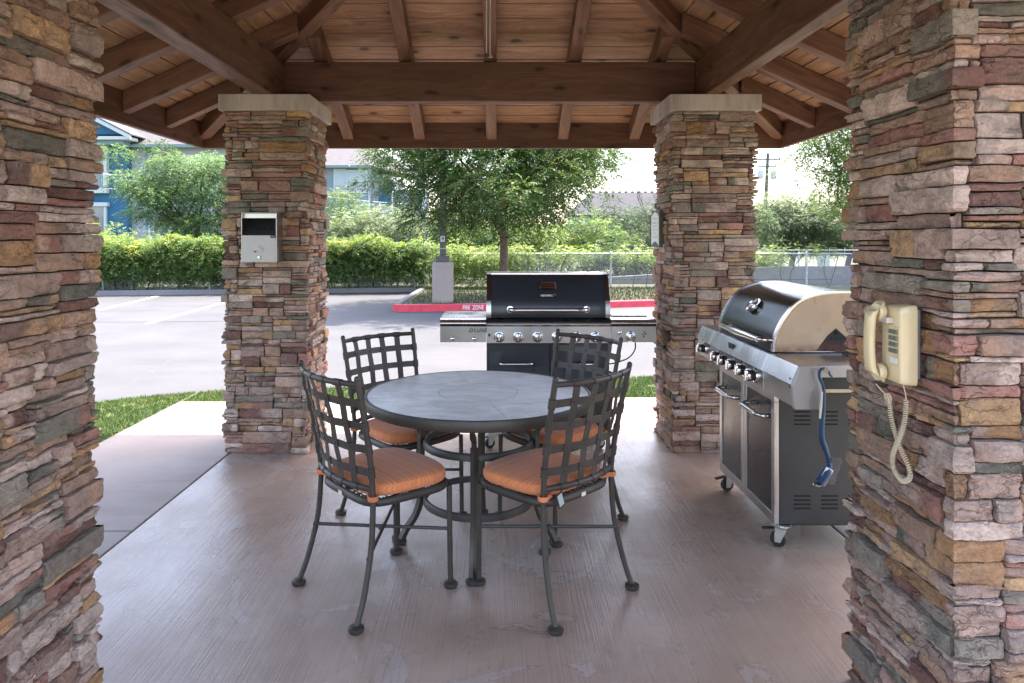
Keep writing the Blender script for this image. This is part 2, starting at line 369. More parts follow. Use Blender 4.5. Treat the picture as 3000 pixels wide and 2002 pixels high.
def text(s, size, mat, name, M4, parent=None, extrude=.0006, shear=0, bold=0, align='LEFT', spacing=1):
    cu = bpy.data.curves.new(name, 'FONT'); cu.body = s; cu.size = size; cu.extrude = extrude; cu.shear = shear; cu.offset = bold; cu.align_x = align; cu.space_character = spacing
    cu.resolution_u = 3
    t = bpy.data.objects.new(name, cu); COL.objects.link(t)
    dg = bpy.context.evaluated_depsgraph_get(); dg.update()
    me = bpy.data.meshes.new_from_object(t.evaluated_get(dg)); bpy.data.objects.remove(t)
    me.transform(M4); me.materials.clear(); me.materials.append(M[mat])
    o = bpy.data.objects.new(name, me); COL.objects.link(o)
    if parent: o.parent = parent
    return o
FACE_S = Matrix.Rotation(R(90), 4, 'X')             # text standing up, facing -Y
FACE_W = Matrix.Rotation(R(-90), 4, 'Z') @ FACE_S   # facing -X

# ------------------------------------------------------------------ ground, walks, lot
def sheet(name, x0, x1, y0, y1, z, mat, kind='structure', t=.0):
    m = MB(); 
    if t: m.box(x0, x1, y0, y1, z - t, z)
    else: m.add([(x0, y0, z), (x1, y0, z), (x1, y1, z), (x0, y1, z)], [(0, 1, 2, 3)])
    return tag(m.build(name, mat, smooth=False, bevel=.006 if t else 0), kind=kind)
sheet('ground', -400, 400, -300, 700, -.09, 'field')
sheet('parking_lot', -30, 30, 5.2, 20.5, -.030, 'lot')
# pavilion slab and walkway slabs (real joints between them)
sheet('floor', -1.815, 1.70, -.55, 5.20, 0, 'floor', t=.12)
gp = .014
sheet('pavement', -2.85, -1.815 - gp, -1.5, 3.46, -.004, 'walk', t=.1)
sheet('pavement', -2.85, -1.815 - gp, 3.46 + gp, 6.22, -.004, 'walk', t=.1)
sheet('pavement', -1.815, .2, 5.20 + gp, 6.30, -.004, 'walk', t=.1)
sheet('pavement', .2 + gp, 2.9, 5.20 + gp, 6.38, -.004, 'walk', t=.1)
sheet('pavement', 1.70 + gp, 2.9, 3.10, 5.20, -.004, 'walk', t=.1)
sheet('pavement', 1.70 + gp, 2.9, -1.5, 3.10 - gp, -.004, 'walk', t=.1)
sheet('pavement', -6, 6, -8, -1.5 - gp, -.004, 'walk', t=.1)  # unseen plaza behind the camera, added to bounce fill light
sheet('pavement', -1.815, 1.70, -1.5, -.55 - gp, -.004, 'walk', t=.1)  # strip of the same unseen fill plaza, up to the pavilion slab

def far_edge(x):                                    # outer edge of the lawn strip (curves in on the left)
    pts = [(-9, 2.0), (-5.2, 3.9), (-4.2, 5.35), (-3.66, 6.20), (-3.2, 6.50), (-2.66, 6.70), (-1.6, 6.84), (.2, 7.05), (1.5, 7.36), (3, 7.7), (9, 8.6)]
    for (a, b), (c, d) in zip(pts, pts[1:]):
        if a <= x <= c: return b + (d - b) * (x - a) / (c - a)
    return pts[-1][1]
def near_edge(x):
    if x < -2.86: return -3.0
    return 6.23 if x < -1.83 else (6.31 if x < .2 else (6.39 if x < 2.91 else -3))
m = MB(); xs = list(np.arange(-9, 9.01, .15))
for i in range(len(xs) - 1):
    a, b = xs[i], xs[i + 1]; mid = (a + b) / 2; n0 = near_edge(mid)
    if a < -2.86 < b: a2, b2 = a, -2.855; m.add([(a2, -3, -.012), (b2, -3, -.012), (b2, far_edge(b2), -.012), (a2, far_edge(a2), -.012)], [(0, 1, 2, 3)]); a = b2; n0 = 6.225
    m.add([(a, n0, -.012), (b, n0, -.012), (b, far_edge(b), -.012), (a, far_edge(a), -.012)], [(0, 1, 2, 3)])
tag(m.build('lawn_ground', 'soil', smooth=False), kind='structure')
rng = np.random.default_rng(3)
def blades(name, pts, hmin, hmax, wd, base, kind_label=None):
    n = len(pts); p = np.array(pts); a = rng.uniform(0, 2 * np.pi, n); h = rng.uniform(hmin, hmax, n)
    lean = rng.normal(0, .35, (n, 2)) * h[:, None]
    dx = np.stack([np.cos(a), np.sin(a), np.zeros(n)], 1) * wd / 2
    tip = p + np.stack([lean[:, 0], lean[:, 1], h], 1)
    v = np.stack([p - dx, p + dx, tip], 1).reshape(-1, 3)
    me = bpy.data.meshes.new(name); me.vertices.add(3 * n); me.vertices.foreach_set('co', v.ravel())
    me.loops.add(3 * n); me.loops.foreach_set('vertex_index', np.arange(3 * n)); me.polygons.add(n)
    me.polygons.foreach_set('loop_start', np.arange(0, 3 * n, 3)); me.update(calc_edges=True)
    c = np.array(base)[None] * rng.uniform(.6, 1.35, (n, 1)); ps = np.array([noise.noise(Vector((q[0] * 2.2, q[1] * 2.2, 0))) for q in pts]); yl = rng.random(n) < .14 + .5 * np.clip(ps, 0, 1); c[yl] *= np.array([1.9, 1.2, 1.1])
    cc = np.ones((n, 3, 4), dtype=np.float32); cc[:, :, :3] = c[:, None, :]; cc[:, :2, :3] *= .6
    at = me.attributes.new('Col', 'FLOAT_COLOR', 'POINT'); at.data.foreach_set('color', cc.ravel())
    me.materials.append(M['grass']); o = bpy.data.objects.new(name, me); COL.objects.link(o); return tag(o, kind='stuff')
P = []
while len(P) < 90000:
    x = rng.uniform(-5.2, 4.2); y = rng.uniform(4.2, 8.0)
    if noise.noise(Vector((x * 6, y * 6, 5))) > .42 and rng.random() < .8: continue
    if y > far_edge(x) - .01 + rng.normal(0, .015): continue
    ne = near_edge(x)
    if x < -2.84 and x > -2.87: continue
    if x >= -2.84 and y < ne - .02 + abs(rng.normal(0, .012)): continue
    if x > 1.8 and x > 2.9: continue
    P.append((x, y, -.014))
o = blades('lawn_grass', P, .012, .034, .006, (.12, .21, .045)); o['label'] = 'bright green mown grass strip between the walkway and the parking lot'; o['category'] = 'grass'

# far kerbs
def kerb(name, pts, z, wd, mat, h=.13, base=-.03, parent=None):
    m = MB(); L = []
    for i, (x, y) in enumerate(pts):
        a = Vector(pts[max(i - 1, 0)]); b = Vector(pts[min(i + 1, len(pts) - 1)]); t = (b - a).normalized(); n = Vector((-t.y, t.x))
        L.append([(x, y, base), (x + n.x * .02, y + n.y * .02, base + h), (x + n.x * wd, y + n.y * wd, base + h), (x + n.x * wd, y + n.y * wd, base)])
    vs = [p for r in L for p in r]; fs = []
    for i in range(len(L) - 1):
        for k in range(3): fs.append((i * 4 + k, (i + 1) * 4 + k, (i + 1) * 4 + k + 1, i * 4 + k + 1))
    fs += [(0, 1, 2, 3), tuple(len(vs) - 4 + k for k in (3, 2, 1, 0))]
    m.add(vs, fs); o = m.build(name, mat, parent, smooth=False, bevel=.015); return o
tag(kerb('kerb', [(-30, 16.9), (-10.4, 18.1), (-3.0, 19.25), (-2.35, 19.3), (-2.2, 19.1)], 0, .16, 'kerb'), kind='structure')
tag(kerb('kerb', [(-2.12, 19.05), (-2.15, 16), (-2.17, 14.35)], 0, .16, 'kerb', h=.15), kind='structure')
redk = tag(kerb('kerb', [(-2.17, 14.34), (-2.08, 14.15), (-1.85, 14.1), (.4, 14.35), (3.5, 15.2), (6, 16.1), (12, 18)], 0, .18, 'redpaint', h=.14), kind='structure')
# island ground
m = MB(); isl = [(-1.98, 14.3), (.4, 14.52), (3.45, 15.38), (5.95, 16.28), (14, 18.8), (14, 21), (-2.0, 21), (-1.95, 19.0)]
m.add([(x, y, .085) for x, y in isl], [tuple(range(len(isl)))]); tag(m.build('verge', 'drygrass', smooth=False), kind='structure')
m = MB(); m.add([(-30, 17.2, .075), (-10.4, 18.25, .075), (-3.0, 19.4, .075), (-2.0, 19.4, .075), (-2, 23, .075), (-30, 23, .075)], [(0, 1, 2, 3, 4, 5)])
tag(m.build('verge', 'drygrass', smooth=False), kind='structure')
P = []
for _ in range(22000):
    x = rng.uniform(-1.9, 8); y = rng.uniform(14.35, 19.5)
    t = 14.52 + max(0, x - .4) * .29
    if y > t: P.append((x, y, .083))
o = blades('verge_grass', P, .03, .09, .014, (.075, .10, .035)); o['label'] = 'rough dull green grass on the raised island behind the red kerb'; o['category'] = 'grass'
# painted bay lines
m = MB()
for (xa, ya, xb, yb) in ((-8.27, 14.4, -8.8, 17.95), (-6.12, 12.1, -6.5, 18.2), (-10.5, 14, -11.1, 17.6)):
    m.add([(xa - .055, ya, -.026), (xa + .055, ya, -.026), (xb + .055, yb, -.026), (xb - .055, yb, -.026)], [(0, 1, 2, 3)])
tag(m.build('bay_marking', 'whitepaint', smooth=False), kind='structure')
FZ = Matrix.Translation((-.70, 14.21, .005)) @ Matrix.Rotation(math.atan2(.25, 2.25), 4, 'Z') @ Matrix.Rotation(R(82), 4, 'X') @ Matrix.Diagonal((.70, 1, 1, 1))
t = text('FIRE  ZONE', .122, 'whitetxt', 'kerb_lettering', FZ, bold=.0008, extrude=.002, spacing=1.0); tag(t, kind='structure')

# ------------------------------------------------------------------ pavilion
pav = empty('pavilion', (0, 0, 0)); tag(pav, 'timber-roofed picnic pavilion with stacked-stone pillars over the table and grills', 'pavilion')
PAL = [((.53, .36, .29), 9), ((.64, .48, .40), 7), ((.60, .37, .20), 2.8), ((.48, .27, .14), 2.4), ((.42, .21, .165), 3.4), ((.24, .125, .10), 2.6), ((.22, .205, .16), 2.4), ((.36, .30, .24), 3), ((.48, .30, .21), 6)]
PT = sum(w_ for _, w_ in PAL)
def pick(rnd, dark=0):
    t = rnd.uniform(0, PT)
    for c, w_ in PAL:
        t -= w_
        if t <= 0: break
    k = rnd.uniform(.72, 1.18)
    return tuple(min(.8, x * k) for x in c)
def fbm(p, o=4): return noise.fractal(p, .9, 2.0, o, noise_basis='PERLIN_ORIGINAL')
def pillar(cx, cy, hw, H, step, seed, label, sink=0.0):
    rnd = random.Random(seed); m = MB(); W = 2 * hw; per = 4 * W
    cor = [(-hw, -hw), (hw, -hw), (hw, hw), (-hw, hw)]; U = [(1, 0), (0, 1), (-1, 0), (0, -1)]; Nn = [(0, -1), (1, 0), (0, 1), (-1, 0)]
    def pos(s, d):
        s = s % per; i = int(s // W); i = min(i, 3); t = s - i * W
        x = cor[i][0] + U[i][0] * t; y = cor[i][1] + U[i][1] * t
        nx, ny = Nn[i]
        if t < 1e-5: q = Nn[(i - 1) % 4]; nx += q[0]; ny += q[1]
        elif W - t < 1e-5: q = Nn[(i + 1) % 4]; nx += q[0]; ny += q[1]
        return x + nx * d, y + ny * d
    def stone(s0, s1, z0, z1):
        j = .0032; s0 += j; s1 -= j; z0 += j * .7; z1 -= j * .7
        if s1 - s0 < .012 or z1 - z0 < .006: return
        ns = max(2, int((s1 - s0) / step)); S = [s0 + (s1 - s0) * k / ns for k in range(ns + 1)]
        for k in range(6):
            cs = k * W
            if s0 + .012 < cs < s1 - .012:
                i = min(range(1, ns), key=lambda q: abs(S[q] - cs)); S[i] = cs
        nz = max(3, int((z1 - z0) / (step * .8))); Z = [z0 + (z1 - z0) * k / nz for k in range(nz + 1)]
        col = pick(rnd); base = rnd.uniform(-.016, .011) + (.005 if z1 - z0 > .045 else -.002); off = Vector((rnd.uniform(0, 90), rnd.uniform(0, 90), rnd.uniform(0, 90)))
        tilt = rnd.uniform(-.12, .12); ts = rnd.uniform(-.05, .05); col2 = pick(rnd) if rnd.random() < .3 else col; spl = rnd.uniform(.25, .75)
        vs = []; cs_ = []; fs = []; w_ = len(S) + 2; h_ = len(Z) + 2
        tx = rnd.uniform(-.6, .6)
        for jz in range(h_):
            zz = Z[min(max(jz - 1, 0), len(Z) - 1)]
            for js in range(w_):
                ss = S[min(max(js - 1, 0), len(S) - 1)]
                edge = jz in (0, h_ - 1) or js in (0, w_ - 1)
                x, y = pos(ss, 0); q = Vector((x, y, zz))
                if edge: d = -.05
                else:
                    ez = min(zz - z0, z1 - zz); es = min(ss - s0, s1 - ss)
                    rnd_e = .005 * max(0, 1 - ez / .005) ** 2 + .005 * max(0, 1 - es / .007) ** 2
                    lay = abs(noise.noise(Vector((x * 5, y * 5, zz * 45)) + off)) 
                    d = base + tilt * (zz - (z0 + z1) / 2) + ts * (ss - (s0 + s1) / 2) + .008 * fbm(q * 14 + off, 4) + .0045 * fbm(q * 50 + off, 3) + .012 * (noise.voronoi(Vector((q.x * 17, q.y * 17, q.z * 26)) + off)[0][0] - .45) - .007 * max(0, .16 - lay) / .16 - rnd_e
                zj = zz + .0035 * noise.noise(Vector((x * 11, y * 11, round(zz, 2) * 30)) + Vector((seed, 0, 0)))
                d = d if edge else min(.010, max(-.026, d)); x, y = pos(ss, d); vs.append((x, y, max(0, zj)))
                f = (ss - s0) / (s1 - s0) + tx * (zz - z0) / max(.02, (z1 - z0)) * .1
                kk = .5 + .5 * math.tanh((f - spl) * 18)
                cs_.append(tuple(a * (1 - kk) + b * kk for a, b in zip(col, col2)))
        for jz in range(h_ - 1):
            for js in range(w_ - 1):
                a = jz * w_ + js; fs.append((a, a + 1, a + w_ + 1, a + w_))
        m.add(vs, fs, col=cs_)
    z = 0.0
    while z < H - .02:
        bh = rnd.uniform(.11, .19)
        if z + bh > H - .06: bh = H - z
        s = rnd.uniform(.05, .2); start = s
        while s < start + per - .01:
            L = rnd.uniform(.16, .34)
            if s + L > start + per - .12: L = start + per - s
            a, b = s, s + L
            for k in range(0, 7):                       # keep joints away from the corners
                if abs(b - k * W) < .035 and b < start + per - .2: b += .07; L = b - a
            zz = z; lay = []
            while zz < z + bh - .012:
                t = rnd.choice([.016, .022, .028, .034, .040, .046, .055, .07])
                if zz + t > z + bh - .018: t = z + bh - zz
                lay.append((zz, zz + t)); zz += t
            for (q0, q1) in lay:
                if rnd.random() < .45 and L > .17:
                    mid = a + L * rnd.uniform(.3, .7)
                    for k in range(0, 7):
                        if abs(mid - k * W) < .03: mid = k * W + .045
                    stone(a, mid, q0, q1); stone(mid, b, q0, q1)
                else: stone(a, b, q0, q1)
            s = b
        z += bh
    root = empty('stone_pillar', (cx, cy, 0), parent=pav); root['label'] = label
    m.build('stone_cladding', 'stone', root, smooth=True, angle=30)
    c = MB(); k = hw - .028; c.box(-k, k, -k, k, 0, H + .005); c.build('pillar_core', 'mortar', root, smooth=False)
    c = MB(); q = hw + .025
    c.box(-q, q, -q, .035, H, H + .11); c.box(-q, q, .038, q, H, H + .11); c.build('pillar_cap', 'cap', root, smooth=False, bevel=.004)
    return root
HC = 2.33
pillar(-1.575, 4.985, .285, HC, .016, 11, 'far left pillar, holding the metal cigarette bin')
pillar(1.485, 4.985, .285, HC, .016, 23, 'far right pillar behind the steel grill, small sign on its side')
pillar(-1.565, 1.94, .285, HC, .0095, 37, 'nearest pillar on the left edge of view')
pillar(1.435, 2.03, .272, HC, .0095, 52, 'nearest pillar on the right, with the beige telephone')

CX, CY = -.045, 3.45
ZB0, HALF, SL = 2.308, 2.46, .452                    # rafter underside at the fascia, half span, slope
def zb(d): return ZB0 + SL * (HALF - d)              # d: horizontal distance from the centre line along the fall
def addbeam(x0, x1, y0, y1, z0, z1, ax):
    MB().box(x0, x1, y0, y1, z0, z1, gaxis=ax).build('beam', 'beam', pav, smooth=False, bevel=.006)
addbeam(-1.655, -1.52, 1.3, 5.045, 2.44, 2.72, 1); addbeam(1.42, 1.512, 1.3, 5.045, 2.44, 2.72, 1)
addbeam(-1.519, 1.419, 4.93, 5.03, 2.44, 2.722, 0); addbeam(-1.519, 1.419, 1.87, 1.97, 2.44, 2.722, 0)
roof = empty('roof', parent=pav)
DIRS = [Vector((0, 1, 0)), Vector((1, 0, 0)), Vector((0, -1, 0)), Vector((-1, 0, 0))]
C0 = Vector((CX, CY, 0))
for di, D in enumerate(DIRS):
    S = Vector((-D.y, D.x, 0))
    m = MB(); sp = .61
    for k in range(-3, 4):
        s = k * sp; d1 = max(abs(s) + .07, .10)
        p0 = C0 + D * (HALF - .001) + S * s + Vector((0, 0, zb(HALF))); p1 = C0 + D * d1 + S * s + Vector((0, 0, zb(d1)))
        MB().beam(p0, p1, .09, .142).build('rafter', 'rafter', roof, smooth=False, bevel=.005)
    # tongue-and-groove boards
    m = MB(); bw = .132; d = HALF + .03
    while d > .03:
        d2 = max(d - bw + .010, .0)
        za, zc = zb(d) + .145, zb(d2) + .145
        r = [random.uniform(0, 60) for _ in range(2)]; vs = []; gc = []
        for dd, zz in ((d, za), (d2, zc)):
            for up in (0, .02):
                for sg in (-1, 1):
                    vs.append(C0 + D * dd + S * sg * dd + Vector((0, 0, zz + up))); gc.append((sg * dd + r[0], (d - dd) + r[1] + up, r[0] * .3))
        m.add(vs, [(0, 1, 5, 4), (2, 6, 7, 3), (0, 2, 3, 1), (4, 5, 7, 6), (0, 4, 6, 2), (1, 3, 7, 5)], gc=gc)
        d -= bw
    m.build('ceiling_boards', 'deck', roof, smooth=False)
    a = C0 + D * (HALF + .02) - S * (HALF + .02 * 2); b = C0 + D * (HALF + .02) + S * (HALF)
    m = MB().beam(a + Vector((0, 0, 2.235)), b + Vector((0, 0, 2.235)), .04, .235); m.build('fascia', 'beam', roof, smooth=False, bevel=.004)
    # hip rafter
    H_ = (D + S)
    p0 = C0 + H_ * HALF + Vector((0, 0, zb(HALF))); p1 = C0 + H_ * .05 + Vector((0, 0, zb(.05)))
    MB().beam(p0, p1, .095, .140).build('hip_rafter', 'rafter', roof, smooth=False, bevel=.005)
m = MB(); e = HALF + .07; zc = zb(e) + .19; za = zb(0) + .19
m.add([(CX - e, CY - e, zc), (CX + e, CY - e, zc), (CX + e, CY + e, zc), (CX - e, CY + e, zc), (CX, CY, za),
       (CX - e, CY - e, zc - .02), (CX + e, CY - e, zc - .02), (CX + e, CY + e, zc - .02), (CX - e, CY + e, zc - .02), (CX, CY, za - .02)],
      [(0, 1, 4), (1, 2, 4), (2, 3, 4), (3, 0, 4), (6, 5, 9), (7, 6, 9), (8, 7, 9), (5, 8, 9), (0, 5, 6, 1), (1, 6, 7, 2), (2, 7, 8, 3), (3, 8, 5, 0)])
m.build('shingles', 'shingle', roof, smooth=False)

# pull chain
m = MB(); ch = []
for sx in (-.009, .009):
    z = 3.30; pts = []; rr = []
    while z > 2.375 + (.01 if sx < 0 else 0):
        pts.append((sx + .002 * math.sin(z * 7), 0, z)); rr.append(.0036 if len(pts) % 2 else .0014); z -= .0065
    m.tube([(CX + .005 + p[0], 3.45, p[2]) for p in pts], rr, 6)
m.tube(spline([(CX - .001, 3.45, 2.378), (CX + .004, 3.449, 2.368), (CX + .022, 3.45, 2.366), (CX + .012, 3.45, 2.380)], 5), .0018, 6)
pc = m.build('pull_chain', 'chainmetal'); tag(pc, 'doubled beaded metal pull chain hanging from the roof peak', 'chain')
MB().sphere((CX - .006, 3.45, 2.372), .011, 12, 8, (1.3, 1, .8)).build('chain_knob', 'bronze', pc)

# ------------------------------------------------------------------ cigarette bin
b = empty('cigarette_bin', (-1.57, 4.70, 1.305)); tag(b, 'stainless cigarette disposal box screwed to the far left stone pillar', 'ash bin')
m = MB(); x0, x1, y0, y1 = -.116, .116, -.135, 0.02; T = .0035; Hh = .328; zo = .178
m.box(x0, x0 + T, y0, y1, 0, Hh); m.box(x1 - T, x1, y0, y1, 0, Hh); m.box(x0 + T, x1 - T, y1 - T, y1, 0, Hh); m.box(x0 + T, x1 - T, y0, y1 - T, Hh - T, Hh); m.box(x0 + T, x1 - T, y0 + .002, y1 - T, 0, T)
m.box(x0 + T, x1 - T, y0 + .03, y0 + .034, Hh - .036, Hh - T)
m.build('housing', 'steel', b, smooth=False, bevel=.0012)
MB().box(x0 + .005, x1 - .001 - T, y0 - .001, y0 + .003, .003, zo).build('door', 'satin', b, smooth=False, bevel=.001)
m = MB(); m.add([(x0 + T, y0 + .003, zo - .004), (x1 - T, y0 + .003, zo - .004), (x1 - T, y1 - T - .03, Hh - .03), (x0 + T, y1 - T - .03, Hh - .03)], [(0, 1, 2, 3)]); m.build('sloped_plate', 'sidepanel', b, smooth=False)
for k in range(3):
    t = .36; p = Vector((-.018 + .042 * k, y0 + .003 + t * (y1 - T - .033 - y0), zo - .004 + t * (Hh - .026 - zo)))
    nrm = Vector((0, -(Hh - .026 - zo), (y1 - T - .033 - y0))).normalized(); m = MB()
    m.lathe([(.009, 0), (.009, .0012)], 14, Matrix.Translation(p) @ nrm.to_track_quat('Z', 'Y').to_matrix().to_4x4()); m.build('butt_hole', 'void', b)
m = MB(); m.box(-.034, -.015, y0 - .0018, y0 - .001, .066, .074)
m.build('cigarette_symbol', 'blacktxt', b, smooth=False)
m = MB(); yy = y0 - .0016
for pts in ([(-.015, .066), (.020, .066), (.020, .074), (-.015, .074)],): m.tube([(p[0], yy, p[1]) for p in pts], .0005, 4)
for xx in (.0245, .0275, .031): m.tube([(xx, yy, .067), (xx, yy, .073)], .0005, 4)
m.tube([(p[0], yy, p[1]) for p in spline([(-.002, .111), (-.001, .103), (.006, .097), (.016, .090), (.026, .086), (.028, .079)], 5)], .0009, 5)
m.tube([(p[0], yy, p[1]) for p in spline([(.013, .112), (.016, .103), (.025, .098), (.033, .088), (.034, .080)], 5)], .0009, 5)
m.build('smoke_symbol', 'blacktxt', b)
m = MB(); Q = Matrix.Translation((.004, y0 - .001, .030)) @ Matrix.Rotation(R(90), 4, 'X'); m.lathe([(.011, 0), (.011, .003), (.006, .004), (.005, .002), (.001, .002)], 20, Q); m.build('lock', 'chrome', b)
MB().box(x1 - .040, x1 - .004, y0 - .0018, y0 - .0012, zo - .018, zo - .001).build('small_plate', 'blacktxt', b, smooth=False)
MB().box(x1 - .033, x1 - .010, y0 - .0026, y0 - .002, zo - .009, zo - .006).build('plate_print', 'greytxt', b, smooth=False)

# ------------------------------------------------------------------ rules sign on the far right pillar
s = empty('pillar_sign', (1.178, 5.08, 1.40)); tag(s, 'narrow white notice with green arched border on the far right pillar', 'sign')
MB().box(-.012, .02, -.125, .125, 0, .268).build('board', 'signgreen', s, smooth=False, bevel=.003)
pts = [(-.118, .02)] ; n = 14
poly = [(-.116 + .232 * k / n, .012 + .028 * math.sin(math.pi * k / n)) for k in range(n + 1)] + [(.116 - .232 * k / n, .225 + .030 * math.sin(math.pi * k / n)) for k in range(n + 1)]
MB().prism(poly, 0, -.015, -.0125).build('notice_face', 'signface', s, smooth=False)
m = MB(); zz = .205
for row, (wd, gap, hh_) in enumerate([(.15, .03, .009), (.12, .011, .005), (.17, .019, .006), (.17, .012, .005), (.11, .02, .005), (.15, .012, .005), (.16, .02, .005), (.12, .011, .005), (.13, .02, .005), (.17, .012, .005), (.15, .01, .005)]):
    y = .085
    zt = zz
    while y > .085 - wd:
        l = random.uniform(.01, .028); m.box(-.0158, -.0152, y - l, y, zt, zt + hh_ * .6); y -= l + .006
    zz -= gap * .82
m.build('notice_print', 'greytxt', s, smooth=False)

# ------------------------------------------------------------------ dining chair
def chair_surface(u, v):
    pz = [.50, .60, .75, .915]; 
    z = .50 + .415 * v
    w_ = .209 + .020 * v; y = -.158 - .075 * max(v, 0) ** 1.3; bow = .042 + .012 * v
    return Vector((u * w_, y - bow * (1 - u * u), z))
def chair_normal(u, v):
    a = chair_surface(u + .01, v) - chair_surface(u - .01, v); b_ = chair_surface(u, v + .01) - chair_surface(u, v - .01)
    return a.cross(b_).normalized()
def ribbon(m, pts, nrm, side, wd, th):
    vs = []; fs = []
    for p, n, sd in zip(pts, nrm, side):
        for a, c in ((-1, -1), (1, -1), (1, 1), (-1, 1)): vs.append(p + sd * a * wd / 2 + n * c * th / 2)
    for i in range(len(pts) - 1):
        for k in range(4): fs.append((i * 4 + k, i * 4 + (k + 1) % 4, (i + 1) * 4 + (k + 1) % 4, (i + 1) * 4 + k))
    fs += [(3, 2, 1, 0), tuple(len(vs) - 4 + k for k in range(4))]
    m.add(vs, fs)
def outline(k, n, fw=.232, rw=.205, f=.235, r=.165, e=5.0):   # rounded seat outline
    a = 2 * math.pi * k / n; c, s_ = math.cos(a), math.sin(a)
    q = (abs(c) ** e + abs(s_) ** e) ** (-1 / e); x, y = c * q, s_ * q
    if y > 0: y = y * (1 - .10 * x * x * (1 if y > .5 else 0) ) 
    yy = -r + (y + 1) / 2 * (f + r); wx = rw + (fw - rw) * (y + 1) / 2
    return x * wx, yy
def make_chair():
    root = empty('dining_chair', (0, 0, 0))
    BM = 'bronze'
    for sx in (-1, 1):
        pts = spline([(sx * .237, -.245, .012), (sx * .228, -.205, .12), (sx * .216, -.168, .28), (sx * .210, -.156, .44)], 6)
        l = MB().tube(pts, .0115, 10).build('leg', BM, root)
        MB().lathe([(.016, .024), (.029, .018), (.030, .008), (.026, 0)][::-1], 18, Matrix.Translation((sx * .237, -.245, 0))).build('foot_cap', BM, l)
        l = MB().tube([(sx * .205, .222, .012), (sx * .205, .215, .43)], .0115, 10).build('leg', BM, root)
        MB().lathe([(.016, .024), (.029, .018), (.030, .008), (.026, 0)][::-1], 18, Matrix.Translation((sx * .205, .222, 0))).build('foot_cap', BM, l)
    m = MB()
    for sx in (-1, 1):
        m.tube([(sx * .210, -.156, .44)] + [tuple(chair_surface(sx, k / 8)) for k in range(9)] + [tuple(chair_surface(sx, 1.045))], [.0115] * 10 + [.0105], 12)
        for v in (.16, .38, .60, .82):
            m.tube([chair_surface(sx, v - .045), chair_surface(sx, v + .045)], .0152, 12)
        m.sphere(tuple(chair_surface(sx, 1.05)), .012, 10, 6)
    for v in (0, 1):
        m.tube([chair_surface(-1 + 2 * k / 16, v) for k in range(17)], .0115, 12)
        for u in (-.6, -.2, .2, .6): m.tube([chair_surface(u - .085, v), chair_surface(u, v), chair_surface(u + .085, v)], .0142, 12)
    m.build('back_frame', BM, root)
    m = MB(); n = 24
    for i, u in enumerate((-.6, -.2, .2, .6)):
        pts = []; nr = []; sd = []
        for k in range(n + 1):
            v = k / n; nn = chair_normal(u, v); ph = (v - .16) / .22
            off = .0022 * math.cos(math.pi * ph) * (1 if i % 2 else -1)
            pts.append(chair_surface(u, v) + nn * off); nr.append(nn); sd.append((chair_surface(u + .02, v) - chair_surface(u - .02, v)).normalized())
        ribbon(m, pts, nr, sd, .032, .0028)
    m.build('back_slat', 'strap', root)
    m = MB()
    for j, v in enumerate((.16, .38, .60, .82)):
        pts = []; nr = []; sd = []
        for k in range(n + 1):
            u = -1 + 2 * k / n; nn = chair_normal(u, v); off = -.0022 * math.cos(math.pi * (u + .6) / .4) * (-1 if j % 2 else 1) * -1
            pts.append(chair_surface(u, v) - nn * off * (-1)); nr.append(nn); sd.append((chair_surface(u, v + .02) - chair_surface(u, v - .02)).normalized())
        ribbon(m, pts, nr, sd, .032, .0028)
    for v in (.16, .38, .60, .82):
        for u in (-.6, -.2, .2, .6):
            nn = chair_normal(u, v)
            for sg in (-1, 1): m.sphere(tuple(chair_surface(u, v) + nn * sg * .0048), .0042, 8, 5)
    m.build('back_strap', 'strap', root)
    N = 56
    ol = [outline(k, N) for k in range(N)]
    MB().tube([(x, y, .437) for x, y in ol], .0135, 10, closed=True, flat=(1, 1.2)).build('seat_frame', BM, root)
    m = MB(); zz = []
    for k in range(N * 3):
        x, y = outline(k, N * 3); q = .93 if k % 2 else .985; zz.append((x * q, (y - .035) * q + .035, .449 if k % 2 else .444))
    m.tube(zz, .0026, 5, closed=True)
    for k in range(12):
        x = -.19 + .38 * k / 11; m.tube([(x, -.15, .447), (x, .22, .447)], .0022, 5)
        y = -.14 + .35 * k / 11; m.tube([(-.195, y, .447), (.195, y, .447)], .0022, 5)
    m.build('seat_mesh', 'black', root)
    # cushion with boxed sides
    cu = MB(); z0, z1 = .452, .500
    def ring(sc, z, per_):
        vs = []; gc = []; L = 0; px = None
        for k in range(N + 1):
            x, y = outline(k % N, N, .236, .205, .242, .152, 4.2); x *= sc; y = (y - .04) * sc + .04
            if px is not None: L += math.hypot(x - px[0], y - px[1])
            px = (x, y); vs.append((x, y, z)); gc.append((L, z, 0) if per_ else (y + 3, x, 0))
        return vs, gc
    def skin(rings):
        vs = []; gc = []; fs = []
        for v_, g_ in rings: vs += v_; gc += g_
        for i in range(len(rings) - 1):
            for k in range(N): a = i * (N + 1) + k; fs.append((a, a + 1, a + N + 2, a + N + 1))
        cu.add(vs, fs, gc=gc)
    skin([ring(.93, z0, 1), ring(.985, z0 + .006, 1), ring(1.005, z0 + .018, 1), ring(1.01, (z0 + z1) / 2, 1), ring(1.005, z1 - .014, 1), ring(.985, z1 - .004, 1)])
    skin([ring(.985, z1 - .004, 0), ring(.95, z1 + .002, 0), ring(.85, z1 + .006, 0), ring(.6, z1 + .010, 0), ring(.3, z1 + .011, 0), ring(.02, z1 + .011, 0)])
    skin([ring(.02, z0, 0), ring(.93, z0, 0)])
    cu = cu.build('cushion', 'fabric', root, angle=60)
